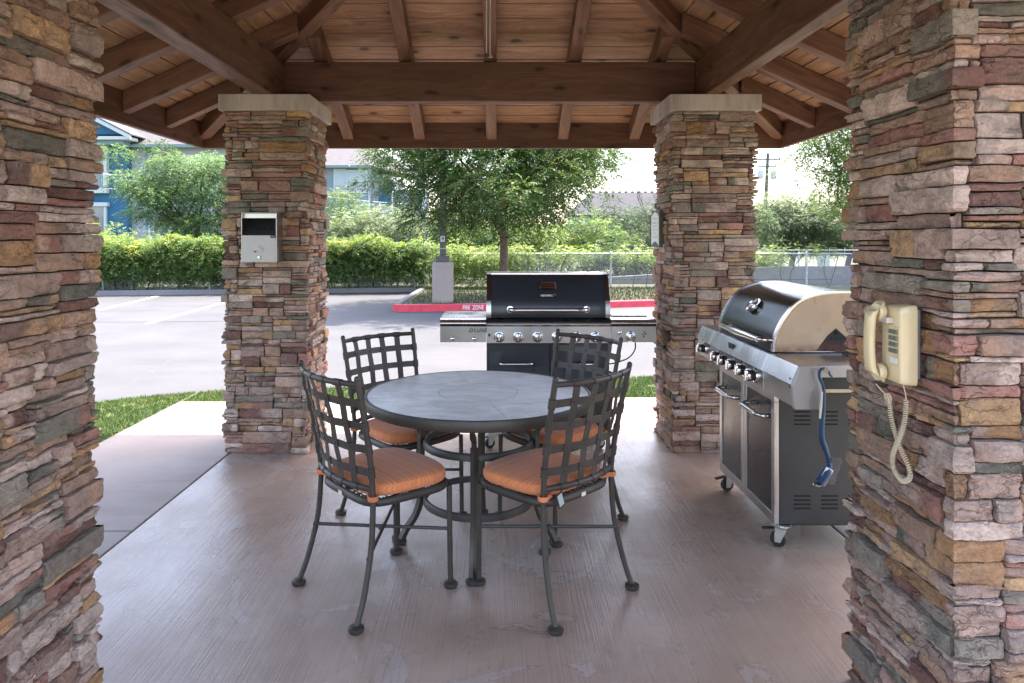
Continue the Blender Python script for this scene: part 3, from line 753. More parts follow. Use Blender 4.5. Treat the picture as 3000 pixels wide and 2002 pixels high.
    for sx in (-1, 1):
        m = MB(); p = Vector((sx * .210, -.156, .466)); pts = [(p.x + .019 * math.cos(a), p.y + .019 * math.sin(a), p.z) for a in [2 * math.pi * k / 14 for k in range(14)]]
        m.tube(pts, .010, 8, closed=True, flat=(.28, 1)); m.tube([(p.x - sx * .018, p.y - .012, .468), (p.x - sx * .05, p.y + .006, .462), (p.x - sx * .07, p.y + .03, .466)], .009, 8, flat=(.4, 1))
        m.build('tie', 'strapfabric', cu)
    m = MB()
    a, b_ = (.2215, -.185, .245), (-.2215, -.185, .245); c, d = (.205, .218, .245), (-.205, .218, .245)
    m.tube([a, d], .0075, 8); m.tube([b_, c], .0075, 8); m.lathe([(.012, -.008), (.014, 0), (.012, .008)], 12, Matrix.Translation((0, .012, .245)))
    m.build('stretcher', BM, root)
    MB().box(-.012, .012, -.183, -.1795, .430, .446).build('maker_badge', 'cream', root, smooth=False)
    return root
ch0 = make_chair()
def rot_to(f): return math.atan2(f[1], f[0]) - math.pi / 2
spots = [((-.496, 2.908), (.748, .664), 'front left orange-cushioned metal chair, back to the left foreground'),
         ((.225, 2.903), (-.683, .731), 'front right orange-cushioned metal chair with a care tag on its tie'),
         ((-.485, 3.655), (.694, -.72), 'far left orange-cushioned metal chair beside the far left pillar'),
         ((.318, 3.625), (-.764, -.645), 'far right orange-cushioned metal chair in front of the closed-cabinet grill')]
for i, (p, f, lab) in enumerate(spots):
    o = ch0 if i == 0 else copy_tree(ch0)
    o.location = (p[0], p[1], 0); o.rotation_euler = (0, 0, rot_to(f)); tag(o, lab, 'chair', 'lattice-back chairs around the round table')
    if i == 1:
        cu = [c for c in children(o) if c.name.startswith('cushion')][0]
        mm = Matrix.Translation((-.165, -.205, .462)) @ Matrix.Rotation(R(-20), 4, 'Y')
        MB().box(-.018, .018, -.001, .001, -.03, .03, mat=mm).build('care_tag', 'blacktxt', cu, smooth=False)
        MB().box(-.013, .013, -.0016, -.0012, -.024, .024, mat=mm).build('tag_print', 'greytxt', cu, smooth=False)

# ------------------------------------------------------------------ round table
tb = empty('round_table', (-.088, 3.30, 0), R(-2)); tag(tb, 'round grey tile-topped table with dark metal rim between the four chairs', 'table')
RT = .533; ZT = .73
m = MB(); seg = 96
m.lathe([(RT, ZT - .048), (RT + .003, ZT - .044), (RT + .003, ZT - .003), (RT, ZT), (RT - .008, ZT), (RT - .010, ZT - .006), (RT - .012, ZT - .048)], seg)
m.f = m.f[:-2]; m.build('table_rim', 'bronze', tb, angle=50)
m = MB(); m.lathe([(RT - .011, ZT - .03), (RT - .011, ZT - .0028)], seg); m.build('underlay', 'grout', tb, smooth=False)
ri = .187; top = MB(); A0 = R(17)
def arc_tile(r0, r1, a0, a1, z0, z1):
    n = 24; vs = []; fs = []
    for k in range(n + 1):
        a = a0 + (a1 - a0) * k / n
        for (r_, z_) in ((r0, z0), (r0, z1), (r1, z1), (r1, z0)): vs.append((r_ * math.cos(a), r_ * math.sin(a), z_))
    for k in range(n):
        for j in range(4): fs.append((k * 4 + j, k * 4 + (j + 1) % 4, k * 4 + 4 + (j + 1) % 4, k * 4 + 4 + j))
    fs += [(3, 2, 1, 0), tuple(n * 4 + j for j in range(4))]; top.add(vs, fs)
for k in range(4): arc_tile(ri + .0012, RT - .012, A0 + k * math.pi / 2 + .002, A0 + (k + 1) * math.pi / 2 - .002, ZT - .012, ZT - .0012)
top.lathe([(ri - .0012, ZT - .012), (ri - .0012, ZT - .0012)], 64); top.build('table_top', 'tile', tb, smooth=False)
for k in range(4):
    a = R(-90) + k * math.pi / 2; Q = Matrix.Rotation(a, 4, 'Z')
    pts = spline([(.372, 0, .012), (.345, 0, .07), (.300, 0, .14), (.276, 0, .22), (.274, 0, .30), (.274, 0, .545)], 6)
    m = MB().tube([Q @ p for p in pts], .0165, 4, flat=(1.1, 1.1))
    m.tube([Q @ p for p in spline([(.274, 0, .53), (.300, 0, .575), (.33, 0, .60), (.385, 0, .625), (.41, 0, .66), (.415, 0, .682)], 6)], .0155, 4, flat=(1, 1))
    l = m.build('leg', 'bronze', tb, angle=60)
    MB().lathe([(.027, 0), (.031, .008), (.030, .018), (.018, .026)], 18, Matrix.Translation(Q @ Vector((.374, 0, 0)))).build('foot_cap', 'bronze', l)
for z in (.495, .228):
    r_ = .252; m = MB(); m.lathe([(r_ - .007, z - .016), (r_ + .010, z - .016), (r_ + .010, z + .006), (r_ + .002, z + .016), (r_ - .007, z + .016), (r_ - .007, z - .016)], 72); m.f = m.f[:-2]
    m.build('ring', 'bronze', tb, angle=40)

# ------------------------------------------------------------------ grill helpers
def knob(parent, x, y, z, r=.033, mat_='chrome', depth=.03, body='black'):
    Q = Matrix.Translation((x, y, z)) @ Matrix.Rotation(R(90), 4, 'X')
    b = MB().lathe([(r * 1.18, 0), (r * 1.2, .006), (r * 1.1, .012), (r * .9, .014)], 28, Q).build('knob', 'chrome', parent)
    if depth > .04: MB().lathe([(r * .85, .012), (r * .8, depth * .75)], 24, Q).build('knob_grip', 'black', b)
    z0 = .012 if depth <= .04 else depth * .72
    MB().lathe([(r * .95, z0), (r * .97, z0 + .006), (r * .85, z0 + .012), (r * .5, z0 + .016), (r * .1, z0 + .017)], 28, Q).build('knob_face', 'handle' if depth <= .04 else mat_, b)
    MB().box(-r * .14, r * .14, -r * .85, r * .85, z0 + .010, z0 + .022, mat=Q).build('knob_pointer', 'chrome', b, smooth=False, bevel=.003)
def bar_handle(parent, x0, x1, y, z, r, out, name='handle', n=6):
    pts = spline([(x0, y, z), (x0 + .002, y - out * .6, z), (x0 + out * .8, y - out, z), (x0 + .3 * (x1 - x0), y - out, z), (x1 - .3 * (x1 - x0), y - out, z), (x1 - out * .8, y - out, z), (x1 - .002, y - out * .6, z), (x1, y, z)], n)
    return MB().tube(pts, r, 12).build(name, 'handle', parent)
def caster(parent, x, y, rz=0, lock=True):
    c = empty('caster', (x, y, 0), rz, parent)
    r = .036; Q = Matrix.Translation((-.02, 0, r)) @ Matrix.Rotation(R(90), 4, 'X')
    MB().lathe([(r * .5, -.013), (r * .92, -.013), (r, -.009), (r, .009), (r * .92, .013), (r * .5, .013)], 26, Q).build('wheel', 'black', c)
    m = MB()
    for sy in (-.019, .016): m.prism([(-.033, .024), (-.008, .024), (.018, .082), (.018, .092), (-.03, .092), (-.034, .06)], 1, sy, sy + .003)
    m.box(-.030, .018, -.019, .019, .088, .094); m.lathe([(.026, .094), (.028, .099), (.026, .104)], 20); m.lathe([(.007, -.023), (.007, .023)], 12, Q)
    m.box(-.045, .035, -.03, .03, .106, .110)
    m.build('fork', 'zinc', c, smooth=False)
    if lock: MB().box(-.078, -.024, -.012, .012, .086, .092, mat=Matrix.Rotation(R(-10), 4, 'Y')).build('brake_pedal', 'black', c, smooth=False)
    return c
def lid_shell(m, prof, x0, x1, th=.0):
    n = len(prof); vs = [(x0, p, q) for p, q in prof] + [(x1, p, q) for p, q in prof]
    m.add(vs, [(i, i + 1, n + i + 1, n + i) for i in range(n - 1)])
def prof_spline(pr, n=6): return [(p.y, p.z) for p in spline([(0, a, b) for a, b in pr], n)]

# ------------------------------------------------------------------ grill behind the table
g1 = empty('gas_grill', (.355, 4.78, 0)); tag(g1, 'wide steel gas grill with dark flat-front lid and closed cabinet behind the table', 'grill')
cw = .425
m = MB(); m.box(-cw, cw, .012, .50, .13, .745); m.build('cabinet', 'enamel', g1, smooth=False, bevel=.004)
MB().box(-cw + .01, cw - .01, .02, .49, .085, .129).build('base_frame', 'steel', g1, smooth=False, bevel=.003)
for k, (a, b_) in enumerate(((-cw + .002, .012), (.018, cw - .002))):
    d = MB().box(a, b_, -.006, .011, .14, .735).build('door', 'enamel', g1, smooth=False, bevel=.003)
    mid = (a + b_) / 2 + (-.02 if k == 0 else .0); bar_handle(d, mid - .105, mid + .115, -.006, .60, .010, .035)
pf = prof_spline([(-.055, .745), (-.062, .80), (-.066, .853), (-.062, .878), (-.045, .900), (-.01, .912), (.04, .914)], 5)
m = MB(); m.prism([(-.052, .745), (-.055, .862), (.0, .862), (.0, .745)], 0, -cw, cw); m.build('control_panel', 'steel', g1, smooth=False, bevel=.002)
nose = prof_spline([(-.058, .862), (-.068, .873), (-.066, .892), (-.045, .908), (-.01, .914)], 5) + [(.05, .914), (.05, .862)]
MB().prism(nose, 0, -cw + .001, cw - .001).build('panel_nose', 'blksteel', g1, angle=30)
MB().prism([(p[0] - .0003, p[1]) for p in prof_spline([(-.058, .862), (-.066, .868), (-.071, .876), (-.068, .882)], 3)] + [(-.05, .88)], 0, -cw + .003, cw - .003).build('panel_edge', 'steelx', g1)
MB().box(-cw, cw, .0, .50, .746, .905).build('firebox', 'blksteel', g1, smooth=False, bevel=.003)
for nm, xa, xb in (('side_shelf', -.742, -cw - .003), ('side_burner_shelf', cw + .003, .735)):
    s = MB().prism([(-.052, .752), (-.055, .862), (-.0, .862), (.42, .862), (.42, .752), (.41, .752), (.41, .85), (-.04, .85), (-.04, .752)], 0, xa, xb).build(nm, 'steel', g1, smooth=False, bevel=.002)
    MB().prism(nose[:-2] + [(.44, .914), (.44, .863)], 0, xa, xb).build('shelf_top', 'steelx', s, angle=30)
    MB().prism([(p[0] - .0003, p[1]) for p in prof_spline([(-.058, .862), (-.066, .868), (-.071, .876), (-.068, .882)], 3)] + [(-.05, .88)], 0, xa + .002, xb - .002).build('shelf_edge', 'blksteel', s)
    if nm == 'side_shelf':
        for xx in (-.655, -.508):
            MB().lathe([(.006, 0), (.006, .010), (.013, .013), (.014, .018), (.008, .022)], 16, Matrix.Translation((xx, -.055, .778)) @ Matrix.Rotation(R(90), 4, 'X')).build('hook_stud', 'chrome', s)
        text("D'LUXE", .036, 'blacktxt', 'shelf_lettering', Matrix.Translation((-.545, -.0565, .822)) @ FACE_S, s, shear=.25, bold=.0005)
    else:
        knob(s, .56 + .0, -.055, .792, .031); MB().lathe([(.013, 0), (.013, .010), (.010, .012)], 18, Matrix.Translation((.485, -.055, .818)) @ Matrix.Rotation(R(90), 4, 'X')).build('igniter_button', 'chrome', s)
        m = MB()
        for a, b_ in ((0, 0), (.018, .004), (.008, .016), (.004, -.014)): m.box(.642 + a, .650 + a, -.0565, -.0555, .80 + b_, .812 + b_, mat=None)
        m.build('shelf_symbol', 'blacktxt', s, smooth=False)
        MB().box(.45, .70, .06, .38, .9145, .925).build('burner_cover', 'steelx', s, smooth=False, bevel=.004)
for xx in (-.337, -.207, -.075, .057, .188, .317): knob(g1, xx, -.055, .790, .032)
MB().box(-.412, -.398, -.0575, -.0552, .792, .812).build('igniter_switch', 'black', g1, smooth=False)
prof = prof_spline([(-.030, .918), (-.034, .95), (-.028, 1.00), (-.012, 1.05), (.03, 1.14), (.065, 1.195), (.10, 1.212), (.2, 1.216), (.32, 1.212), (.42, 1.15), (.46, 1.04), (.47, .918)], 6)
m = MB(); m.prism(prof, 0, -cw + .032, cw - .032); lid = m.build('lid', 'enamel', g1, angle=30)
pe = [(a - .0035 if a < .2 else a + .0035, b_ + (.0035 if b_ > .95 else 0)) for a, b_ in prof]
for xa, xb in ((-cw, -cw + .031), (cw - .031, cw)):
    low = [p for p in pe if p[1] < 1.035 and p[0] < .2] 
    e = MB().prism(pe, 0, xa, xb).build('lid_end', 'brownend', lid, angle=30)
    lowp = [(a - .002, b_) for a, b_ in low]; MB().prism(lowp + [(.05, low[-1][1]), (.05, low[0][1])], 0, xa - .001, xb + .001).build('lid_corner', 'steelx', lid, angle=30)
MB().prism([(a, b_) for a, b_ in pe if b_ > 1.2] + [(.2, 1.205)], 0, -cw + .032, cw - .032).build('lid_top_band', 'handle', lid, angle=30)
bar_handle(lid, -.262, .262, -.03, .975, .0145, .055)
for xx in (-.262, .262): MB().lathe([(.024, 0), (.026, .004), (.024, .010), (.012, .012)], 22, Matrix.Translation((xx, -.032, .975)) @ Matrix.Rotation(R(90), 4, 'X')).build('handle_boss', 'handle', lid)
def rrect(w_, h_, r, n=5):
    out = []
    for cx_, cz_, a0 in ((w_ - r, h_ - r, 0), (-w_ + r, h_ - r, 90), (-w_ + r, -h_ + r, 180), (w_ - r, -h_ + r, 270)):
        for k in range(n + 1): a = R(a0 + 90 * k / n); out.append((cx_ + r * math.cos(a), cz_ + r * math.sin(a)))
    return out
TI = Matrix.Translation((.0, .012, 1.135)) @ Matrix.Rotation(R(-27), 4, 'X')
m = MB(); o1 = rrect(.060, .028, .016); o2 = rrect(.046, .017, .006); k = len(o1)
vs = [(a, -.002, b_) for a, b_ in o1] + [(a, -.010, b_) for a, b_ in [(x * .94, z * .9) for x, z in o1]] + [(a, -.010, b_) for a, b_ in [(x * 1.05, z * 1.08) for x, z in o2]] + [(a, -.004, b_) for a, b_ in o2]
m.add([tuple(TI @ Vector(v)) for v in vs], [(j * k + i, j * k + (i + 1) % k, (j + 1) * k + (i + 1) % k, (j + 1) * k + i) for j in range(3) for i in range(k)])
th = m.build('thermometer', 'chrome', lid, angle=40)
m = MB(); m.add([tuple(TI @ Vector((a, -.0045, b_))) for a, b_ in o2], [tuple(range(k))[::-1]]); m.build('gauge_face', 'gauge', th, smooth=False)
TL = Matrix.Translation((.0, -.015, 1.068)) @ Matrix.Rotation(R(-22), 4, 'X')
MB().box(-.058, .058, -.0045, 0.004, -.013, .013, mat=TL).build('name_plate', 'blacktxt', lid, smooth=False)
m = MB()
for a in ((-.056, .056, -.012, -.011), (-.056, .056, .011, .012), (-.056, -.055, -.012, .012), (.055, .056, -.012, .012)): m.box(a[0], a[1], -.0053, -.0046, a[2], a[3], mat=TL)
m.build('plate_border', 'handle', lid, smooth=False)
text('NEXGRILL', .0185, 'whitetxt', 'plate_lettering', TL @ Matrix.Translation((-.052, -.0052, -.0065)) @ FACE_S, lid, bold=.0004)
m = MB(); m.tube([TL @ Vector(p) for p in ((.035, -.0055, .006), (.053, -.0055, .006), (.050, -.0055, .002), (.050, -.0055, -.008), (.038, -.0055, -.008), (.038, -.0055, .002), (.035, -.0055, .006))], .0007, 5); m.build('plate_symbol', 'handle', lid)
for xx in (-.385, .385):
    for yy in (.05, .45): caster(g1, xx, yy, R(20), yy < .1)
MB().tube(spline([(.62, .10, .75), (.61, .04, .69), (.56, .03, .63), (.47, .06, .59), (.426, .08, .58)], 6), .0045, 8).build('gas_hose', 'black', g1)

# ------------------------------------------------------------------ grill at the right, facing left
g2 = empty('gas_grill', (1.31, 3.65, 0), R(-90)); tag(g2, 'gas grill with glossy rounded lid, tan scorched end and brush, beside the right pillars', 'grill')
cb = MB(); cb.box(-.395, .395, .02, .55, .115, .735); cb.build('cabinet', 'sidepanel', g2, smooth=False, bevel=.003)
MB().box(-.37, .37, .05, .52, .10, .114).build('base_tray', 'sidepanel', g2, smooth=False)
MB().box(.3955, .3975, .06, .55, .736, .752).build('side_trim', 'cream', g2, smooth=False)
for k, (a, b_) in enumerate(((-.398, -.010), (-.004, .398))):
    d = MB(); fw = .036
    d.box(a, b_, -.004, .018, .115, .115 + fw * 1.2); d.box(a, b_, -.004, .018, .728 - fw, .728); d.box(a, a + fw, -.004, .018, .115 + fw * 1.2 + .0005, .7275 - fw); d.box(b_ - fw, b_, -.004, .018, .115 + fw * 1.2 + .0005, .7275 - fw)
    d = d.build('door', 'steel', g2, smooth=False, bevel=.002)
    MB().box(a + fw - .004, b_ - fw + .004, .002, .016, .115 + fw, .730 - fw).build('door_panel', 'blksteel', d, smooth=False)
    bar_handle(d, a + .07, b_ - .03 - .03, -.004, .612 if k else .606, .012, .052)
MB().box(.3985, .4005, .0, .012, .2, .30).build('hinge', 'steel', g2, smooth=False)
MB().box(.3985, .4005, .0, .012, .52, .64).build('hinge', 'steel', g2, smooth=False)
for gi in range(3):
    y0 = .092 + gi * .128
    for zt in (.645, .249):
        for k in range(4):
            z = zt - k * .0195
            MB().prism([(y0 + .0, z - .0035), (y0 + .075, z - .0035), (y0 + .078, z), (y0 + .075, z + .0035), (y0, z + .0035), (y0 - .003, z)], 0, .3945, .3962).build('vent_slot', 'void', g2, smooth=False)
pan = [(-.055, .745), (-.062, .84), (-.030, .917), (.02, .921), (.02, .745)]
up = [(-.062, .84), (-.066, .842), (-.032, .921), (.04, .923), (.04, .84)]
for nm, xa, xb, mt in (('side_burner_shelf', -.652, -.402, 'steel'), ('control_panel', -.400, .400, 'steel'), ('side_shelf', .402, .722, 'steel')):
    s = MB().prism([(-.055, .748), (-.056, .84), (.03, .84), (.03, .748)], 0, xa, xb).build(nm, mt, g2, smooth=False, bevel=.0015)
    MB().prism(up, 0, xa, xb).build('panel_bevel', 'steelx', s, smooth=False, bevel=.0015)
    if nm != 'control_panel':
        MB().box(xa, xb, .041, .55, .895, .922).build('shelf_top', 'steel', s, smooth=False, bevel=.003)
        MB().box(xa + .02, xb - .002, .30, .52, .9222, .930).build('shelf_plate', 'steelx', s, smooth=False, bevel=.003)
        MB().box(xa + .01, xb - .012, .045, .55, .82, .894).build('shelf_apron', 'sidepanel', s, smooth=False)
    if nm == 'side_shelf':
        MB().prism([(-.057, .743), (-.068, .84), (-.034, .9215), (.055, .9225), (.055, .743)], 0, .7225, .750).build('end_cap', 'satin', s, smooth=False, bevel=.003)
        MB().box(.7225, .735, .0555, .55, .875, .9225).build('end_rail', 'satin', s, smooth=False, bevel=.002)
        em = MB(); em.add([(.70 + a, -.0585 - .0, .845 + b_) for a, b_ in ((-.016, 0), (0, -.028), (.016, 0), (0, .028))], [(0, 1, 2, 3)]); em.build('shelf_emblem', 'blacktxt', s, smooth=False)
        em = MB(); em.tube([(.70 + a, -.0595, .845 + b_) for a, b_ in ((-.007, -.008), (-.005, .010), (.003, -.006), (.007, .010))], .0012, 5); em.build('emblem_mark', 'whitetxt', s)
    if nm == 'side_burner_shelf': knob(s, -.50, -.055, .802, .030, depth=.05)
MB().box(-.10, -.02, -.0535, -.050, .868, .900, mat=Matrix.Translation((0, 0, 0))).build('light_switch', 'sidepanel', g2, smooth=False)
for yw in (3.88, 3.76, 3.62, 3.48, 3.34): knob(g2, 3.65 - yw, -.055, .800, .030, depth=.05)
MB().box(-.395, .395, .021, .55, .7365, .925).build('firebox', 'blksteel', g2, smooth=False, bevel=.003)
pr2 = prof_spline([(-.012, .928), (-.006, .99), (.018, 1.05), (.045, 1.095), (.09, 1.15), (.14, 1.182), (.21, 1.203), (.30, 1.213), (.40, 1.208), (.49, 1.17), (.54, 1.08), (.55, .928)], 6)
lid2 = MB().prism([(a + .004, b_ - .003) for a, b_ in pr2], 0, -.375, .375).build('lid', 'gloss', g2, angle=40)
pin = [(a + (.004 if a < .27 else -.004), b_ - .004 if b_ > .94 else b_) for a, b_ in pr2]
for xa, xb in ((-.40, -.376), (.376, .398)):
    MB().prism(pr2, 0, xa, xb).build('lid_rim', 'handle', lid2, angle=30)
pe2 = [(.27 + (a - .27) * .955, .93 + (b_ - .93) * .965) for a, b_ in pr2]
notch = [(.385, .93), (.36, .965), (.325, 1.005), (.285, 1.040), (.245, 1.005), (.215, .965), (.19, .93)]
MB().prism(pe2 + [(.5, .93)] + notch, 0, .3985, .4005).build('lid_end_plate', 'tanend', lid2, smooth=False)
MB().prism([(.19, .93), (.215, .965), (.245, 1.005), (.285, 1.04), (.325, 1.005), (.36, .965), (.385, .93)], 0, .3982, .3984).build('firebox_end', 'rust', g2, smooth=False)
for yy, zz, r_ in ((.285, 1.018, .010), (.265, .992, .004), (.290, .992, .004), (.312, .992, .004)):
    MB().lathe([(r_, 0), (r_, .0008)], 14, Matrix.Translation((.3985, yy, zz)) @ Matrix.Rotation(R(90), 4, 'Y')).build('bolt_hole', 'void', g2)
h = bar_handle(lid2, -.20, .395 - .03, .0, .980, .0125, .062)
MB().tube([(-.20, -.062, .98), (-.05, -.066, .981), (.08, -.069, .981), (.22, -.066, .981), (.345, -.062, .98)], [.0125, .015, .0195, .016, .013], 14).build('handle_grip', 'handle', h)
TQ = Matrix.Translation((.0, .050, 1.105)) @ Matrix.Rotation(R(-48), 4, 'X') @ Matrix.Rotation(R(90), 4, 'X')
th = MB().lathe([(.044, -.006), (.047, .008), (.043, .018), (.036, .020), (.034, .014)], 32, TQ).build('thermometer', 'chrome', lid2)
MB().lathe([(.034, .010), (.034, .0145)], 24, TQ).build('gauge_face', 'signface', th)
MB().tube([TQ @ Vector((-.026, -.006, .017)), TQ @ Vector((.024, .012, .017))], .002, 6).build('gauge_needle', 'black', th)
MB().lathe([(.012, .014), (.011, .017), (.002, .018)], 16, TQ).build('gauge_hub', 'chrome', th)
for xx in (-.36, .375):
    for yy in (.045, .50): caster(g2, xx, yy, R(60 if xx > 0 else 100), yy < .1)

# grill brush hung on the shelf end
br = empty('grill_brush', (1.365, 2.878, .915)); tag(br, 'blue plastic grill brush hanging by its hook from the side shelf', 'brush')
MB().lathe([(.005, 0), (.005, .012), (.011, .014), (.011, .018)], 14, Matrix.Translation((.004, .012, -.002)) @ Matrix.Rotation(R(90), 4, 'X')).build('hanging_peg', 'handle', br)
def sweep(m, pts, rs, fl): 
    m.tube([(p[0], p[1], p[2]) for p in pts], rs, 12, flat=fl)
hk = spline([(.032, 0, -.028), (.024, 0, -.022), (.014, 0, -.002), (-.004, 0, .006), (-.020, 0, -.008), (-.020, 0, -.034), (-.008, 0, -.062), (-.002, 0, -.09)], 6)
MB().tube(hk, [.0045] * 20 + [.006] * (len(hk) - 20), 10).build('hook', 'blueplastic', br)
bd = spline([(-.002, 0, -.085), (-.006, 0, -.16), (-.012, 0, -.23), (-.010, 0, -.29), (.006, 0, -.335), (.018, 0, -.375), (.020, 0, -.405), (-.002, 0, -.445), (-.022, 0, -.470)], 5)
rr = [.008 + .006 * min(1, i / 8) if i < 20 else (.012 if i < 27 else .012 + .018 * min(1, (i - 27) / 6)) for i in range(len(bd))]
MB().tube(bd, rr, 12, flat=(1, .8)).build('handle', 'blueplastic', br)
MB().tube([(-.014, -.008, -.09), (-.020, -.010, -.15), (-.024, -.010, -.20)], [.004, .006, .004], 8).build('handle_insert', 'cream', br)
m = MB(); rnd = random.Random(5)
for k in range(420):
    t = rnd.uniform(0, 1); p = Vector((.026 - .034 * t, rnd.uniform(-.012, .012), -.365 - .10 * t)); d_ = Vector((.042 + rnd.uniform(-.003, .003), rnd.uniform(-.004, .004), -.006 + rnd.uniform(-.006, .006)))
    m.tube([p, p + d_], .0016, 3)
m.build('bristles', 'bristle', br)
m = MB(); m.box(-.018, .016, -.0205, -.0195, -.022, .022, mat=Matrix.Translation((.004, 0, -.425)) @ Matrix.Rotation(R(28), 4, 'Y')); m.build('sticker', 'signface', br, smooth=False)
MB().sphere((-.030, 0, -.478), .016, 10, 6, (1.2, .9, .6)).build('scrubber', 'handle', br)

# ------------------------------------------------------------------ wall telephone (local: +X along wall toward camera, -Y out from wall)
ph = empty('wall_telephone', (1.157, 1.928, 1.168), R(-90)); ph.scale = (.95, .80, 1); tag(ph, 'beige push-button wall telephone on the near right stone pillar', 'telephone')
hw_, hh_ = .052, .110
MB().box(-.050, .040, -.016, .004, -.095, .098).build('wall_plate', 'smoke', ph, smooth=False, bevel=.004)
secs = []
def body_ring(y, sx, sz, dz=0, dx=0): return [(a * sx + dx, y, b_ * sz + dz) for a, b_ in rrect(1, 1, .16, 5)]
def skin_rings(m, rings, cap0=True, cap1=True):
    k = len(rings[0]); vs = [p for r_ in rings for p in r_]; fs = [(j * k + i, j * k + (i + 1) % k, (j + 1) * k + (i + 1) % k, (j + 1) * k + i) for j in range(len(rings) - 1) for i in range(k)]
    if cap0: fs.append(tuple(range(k - 1, -1, -1)))
    if cap1: fs.append(tuple((len(rings) - 1) * k + i for i in range(k)))
    m.add(vs, fs)
m = MB(); skin_rings(m, [body_ring(-.016, hw_, hh_), body_ring(-.040, hw_ * .985, hh_ * .99), body_ring(-.062, hw_ * .95, hh_ * .965, -.001), body_ring(-.070, hw_ * .90, hh_ * .93, -.002), body_ring(-.072, hw_ * .84, hh_ * .88, -.003)]); m.build('phone_body', 'beige', ph, angle=50)
MB().box(-.008, .046, -.0745, -.0715, -.058, .050).build('keypad_plate', 'beige', ph, smooth=False, bevel=.002)
for r_ in range(4):
    for c_ in range(3):
        MB().box(-.001 + c_ * .0145, .0105 + c_ * .0145, -.081, -.0745, .030 - r_ * .0175, .0415 - r_ * .0175).build('key', 'key', ph, smooth=False, bevel=.0015)
MB().box(.0, .038, -.0757, -.0747, -.052, -.037).build('number_card', 'signface', ph, smooth=False)
MB().box(-.046, .014, -.095, -.070, .057, .074).build('hook_cradle', 'clear', ph, smooth=False, bevel=.003)
hs = MB(); rings = []
def ell(cx_, cy_, cz_, rx_, ry_, tilt=0, n=18):
    out = []
    for k in range(n):
        a = 2 * math.pi * k / n; e_ = .75; ca, sa = math.cos(a), math.sin(a)
        x_ = rx_ * math.copysign(abs(ca) ** e_, ca); y_ = ry_ * math.copysign(abs(sa) ** e_, sa)
        out.append((cx_ + x_, cy_ + y_ * math.cos(tilt), cz_ + y_ * math.sin(tilt)))
    return out
HX = -.029
path = [(-.083, .098, .010, .006, 60), (-.090, .104, .021, .016, 50), (-.103, .104, .0245, .0200, 40), (-.117, .092, .0245, .0200, 25), (-.1245, .070, .021, .015, 8), (-.128, .040, .021, .0145, 2), (-.129, 0, .0205, .014, 0), (-.128, -.040, .021, .0145, -2), (-.1245, -.068, .021, .015, -8), (-.117, -.088, .0245, .020, -25), (-.103, -.100, .0245, .020, -40), (-.090, -.100, .021, .016, -50), (-.083, -.094, .010, .006, -60)]
skin_rings(hs, [ell(HX, y_, z_, rx_, ry_, R(t_)) for y_, z_, rx_, ry_, t_ in path])
hs = hs.build('handset', 'beige', ph, angle=60)
for z_, sg in ((.086, 1), (-.084, -1)):
    MB().lathe([(.0235, 0), (.0245, .004), (.0245, .020), (.021, .026), (.012, .028)], 26, Matrix.Translation((HX, -.104, z_)) @ Matrix.Rotation(R(-90), 4, 'X')).build('ear_cup' if sg > 0 else 'mouth_cup', 'beige', hs, angle=40)
# coiled cord in wall coordinates (x along wall toward camera, z), hanging a little off the stones
core = spline([(a_, b_, -.118 + (c_ + .118) * .86) for a_, b_, c_ in [(HX, -.105, -.118), (HX, -.085, -.14), (-.030, -.060, -.165), (-.025, -.055, -.22), (-.016, -.048, -.27), (.006, -.042, -.318), (.036, -.036, -.365), (.040, -.034, -.400), (.004, -.034, -.424), (-.036, -.036, -.402), (-.034, -.042, -.360), (-.004, -.050, -.312), (.018, -.048, -.265), (.030, -.044, -.215), (.034, -.042, -.165), (.034, -.045, -.135), (.030, -.05, -.108)]], 14)
m = MB(); pts = []; n = len(core); acc = 0; rc = .0066; u0 = Vector((0, 1, 0))
fine = []
for i in range(n - 1):
    for k in range(14): fine.append(core[i].lerp(core[i + 1], k / 14))
tot = 0
for i in range(1, len(fine)):
    t = (fine[i] - fine[i - 1]); tot += t.length; t.normalize(); u0 = (u0 - t * u0.dot(t)).normalized(); v0 = t.cross(u0)
    z_ = fine[i].z; tight = 1.0 if (-.50 < z_ < -.150) else 0
    if i < len(fine) * .06 or i > len(fine) * .955: tight = 0
    a = tot / .0062 * 2 * math.pi
    pts.append(fine[i] + (u0 * math.cos(a) + v0 * math.sin(a)) * rc * tight)
st_ = max(1, len(pts) // 2400)
pts = pts[::st_]
m.tube(pts, .0017, 5)
m.tube(spline([(HX, -.075, -.150), (-.012, -.070, -.143), (-.003, -.068, -.158), (-.016, -.066, -.168), (-.034, -.07, -.160), (-.028, -.074, -.146), (-.008, -.076, -.150), (-.006, -.074, -.170), (-.026, -.07, -.172)], 6), .0021, 6)
m.build('coiled_cord', 'beigecord', ph)

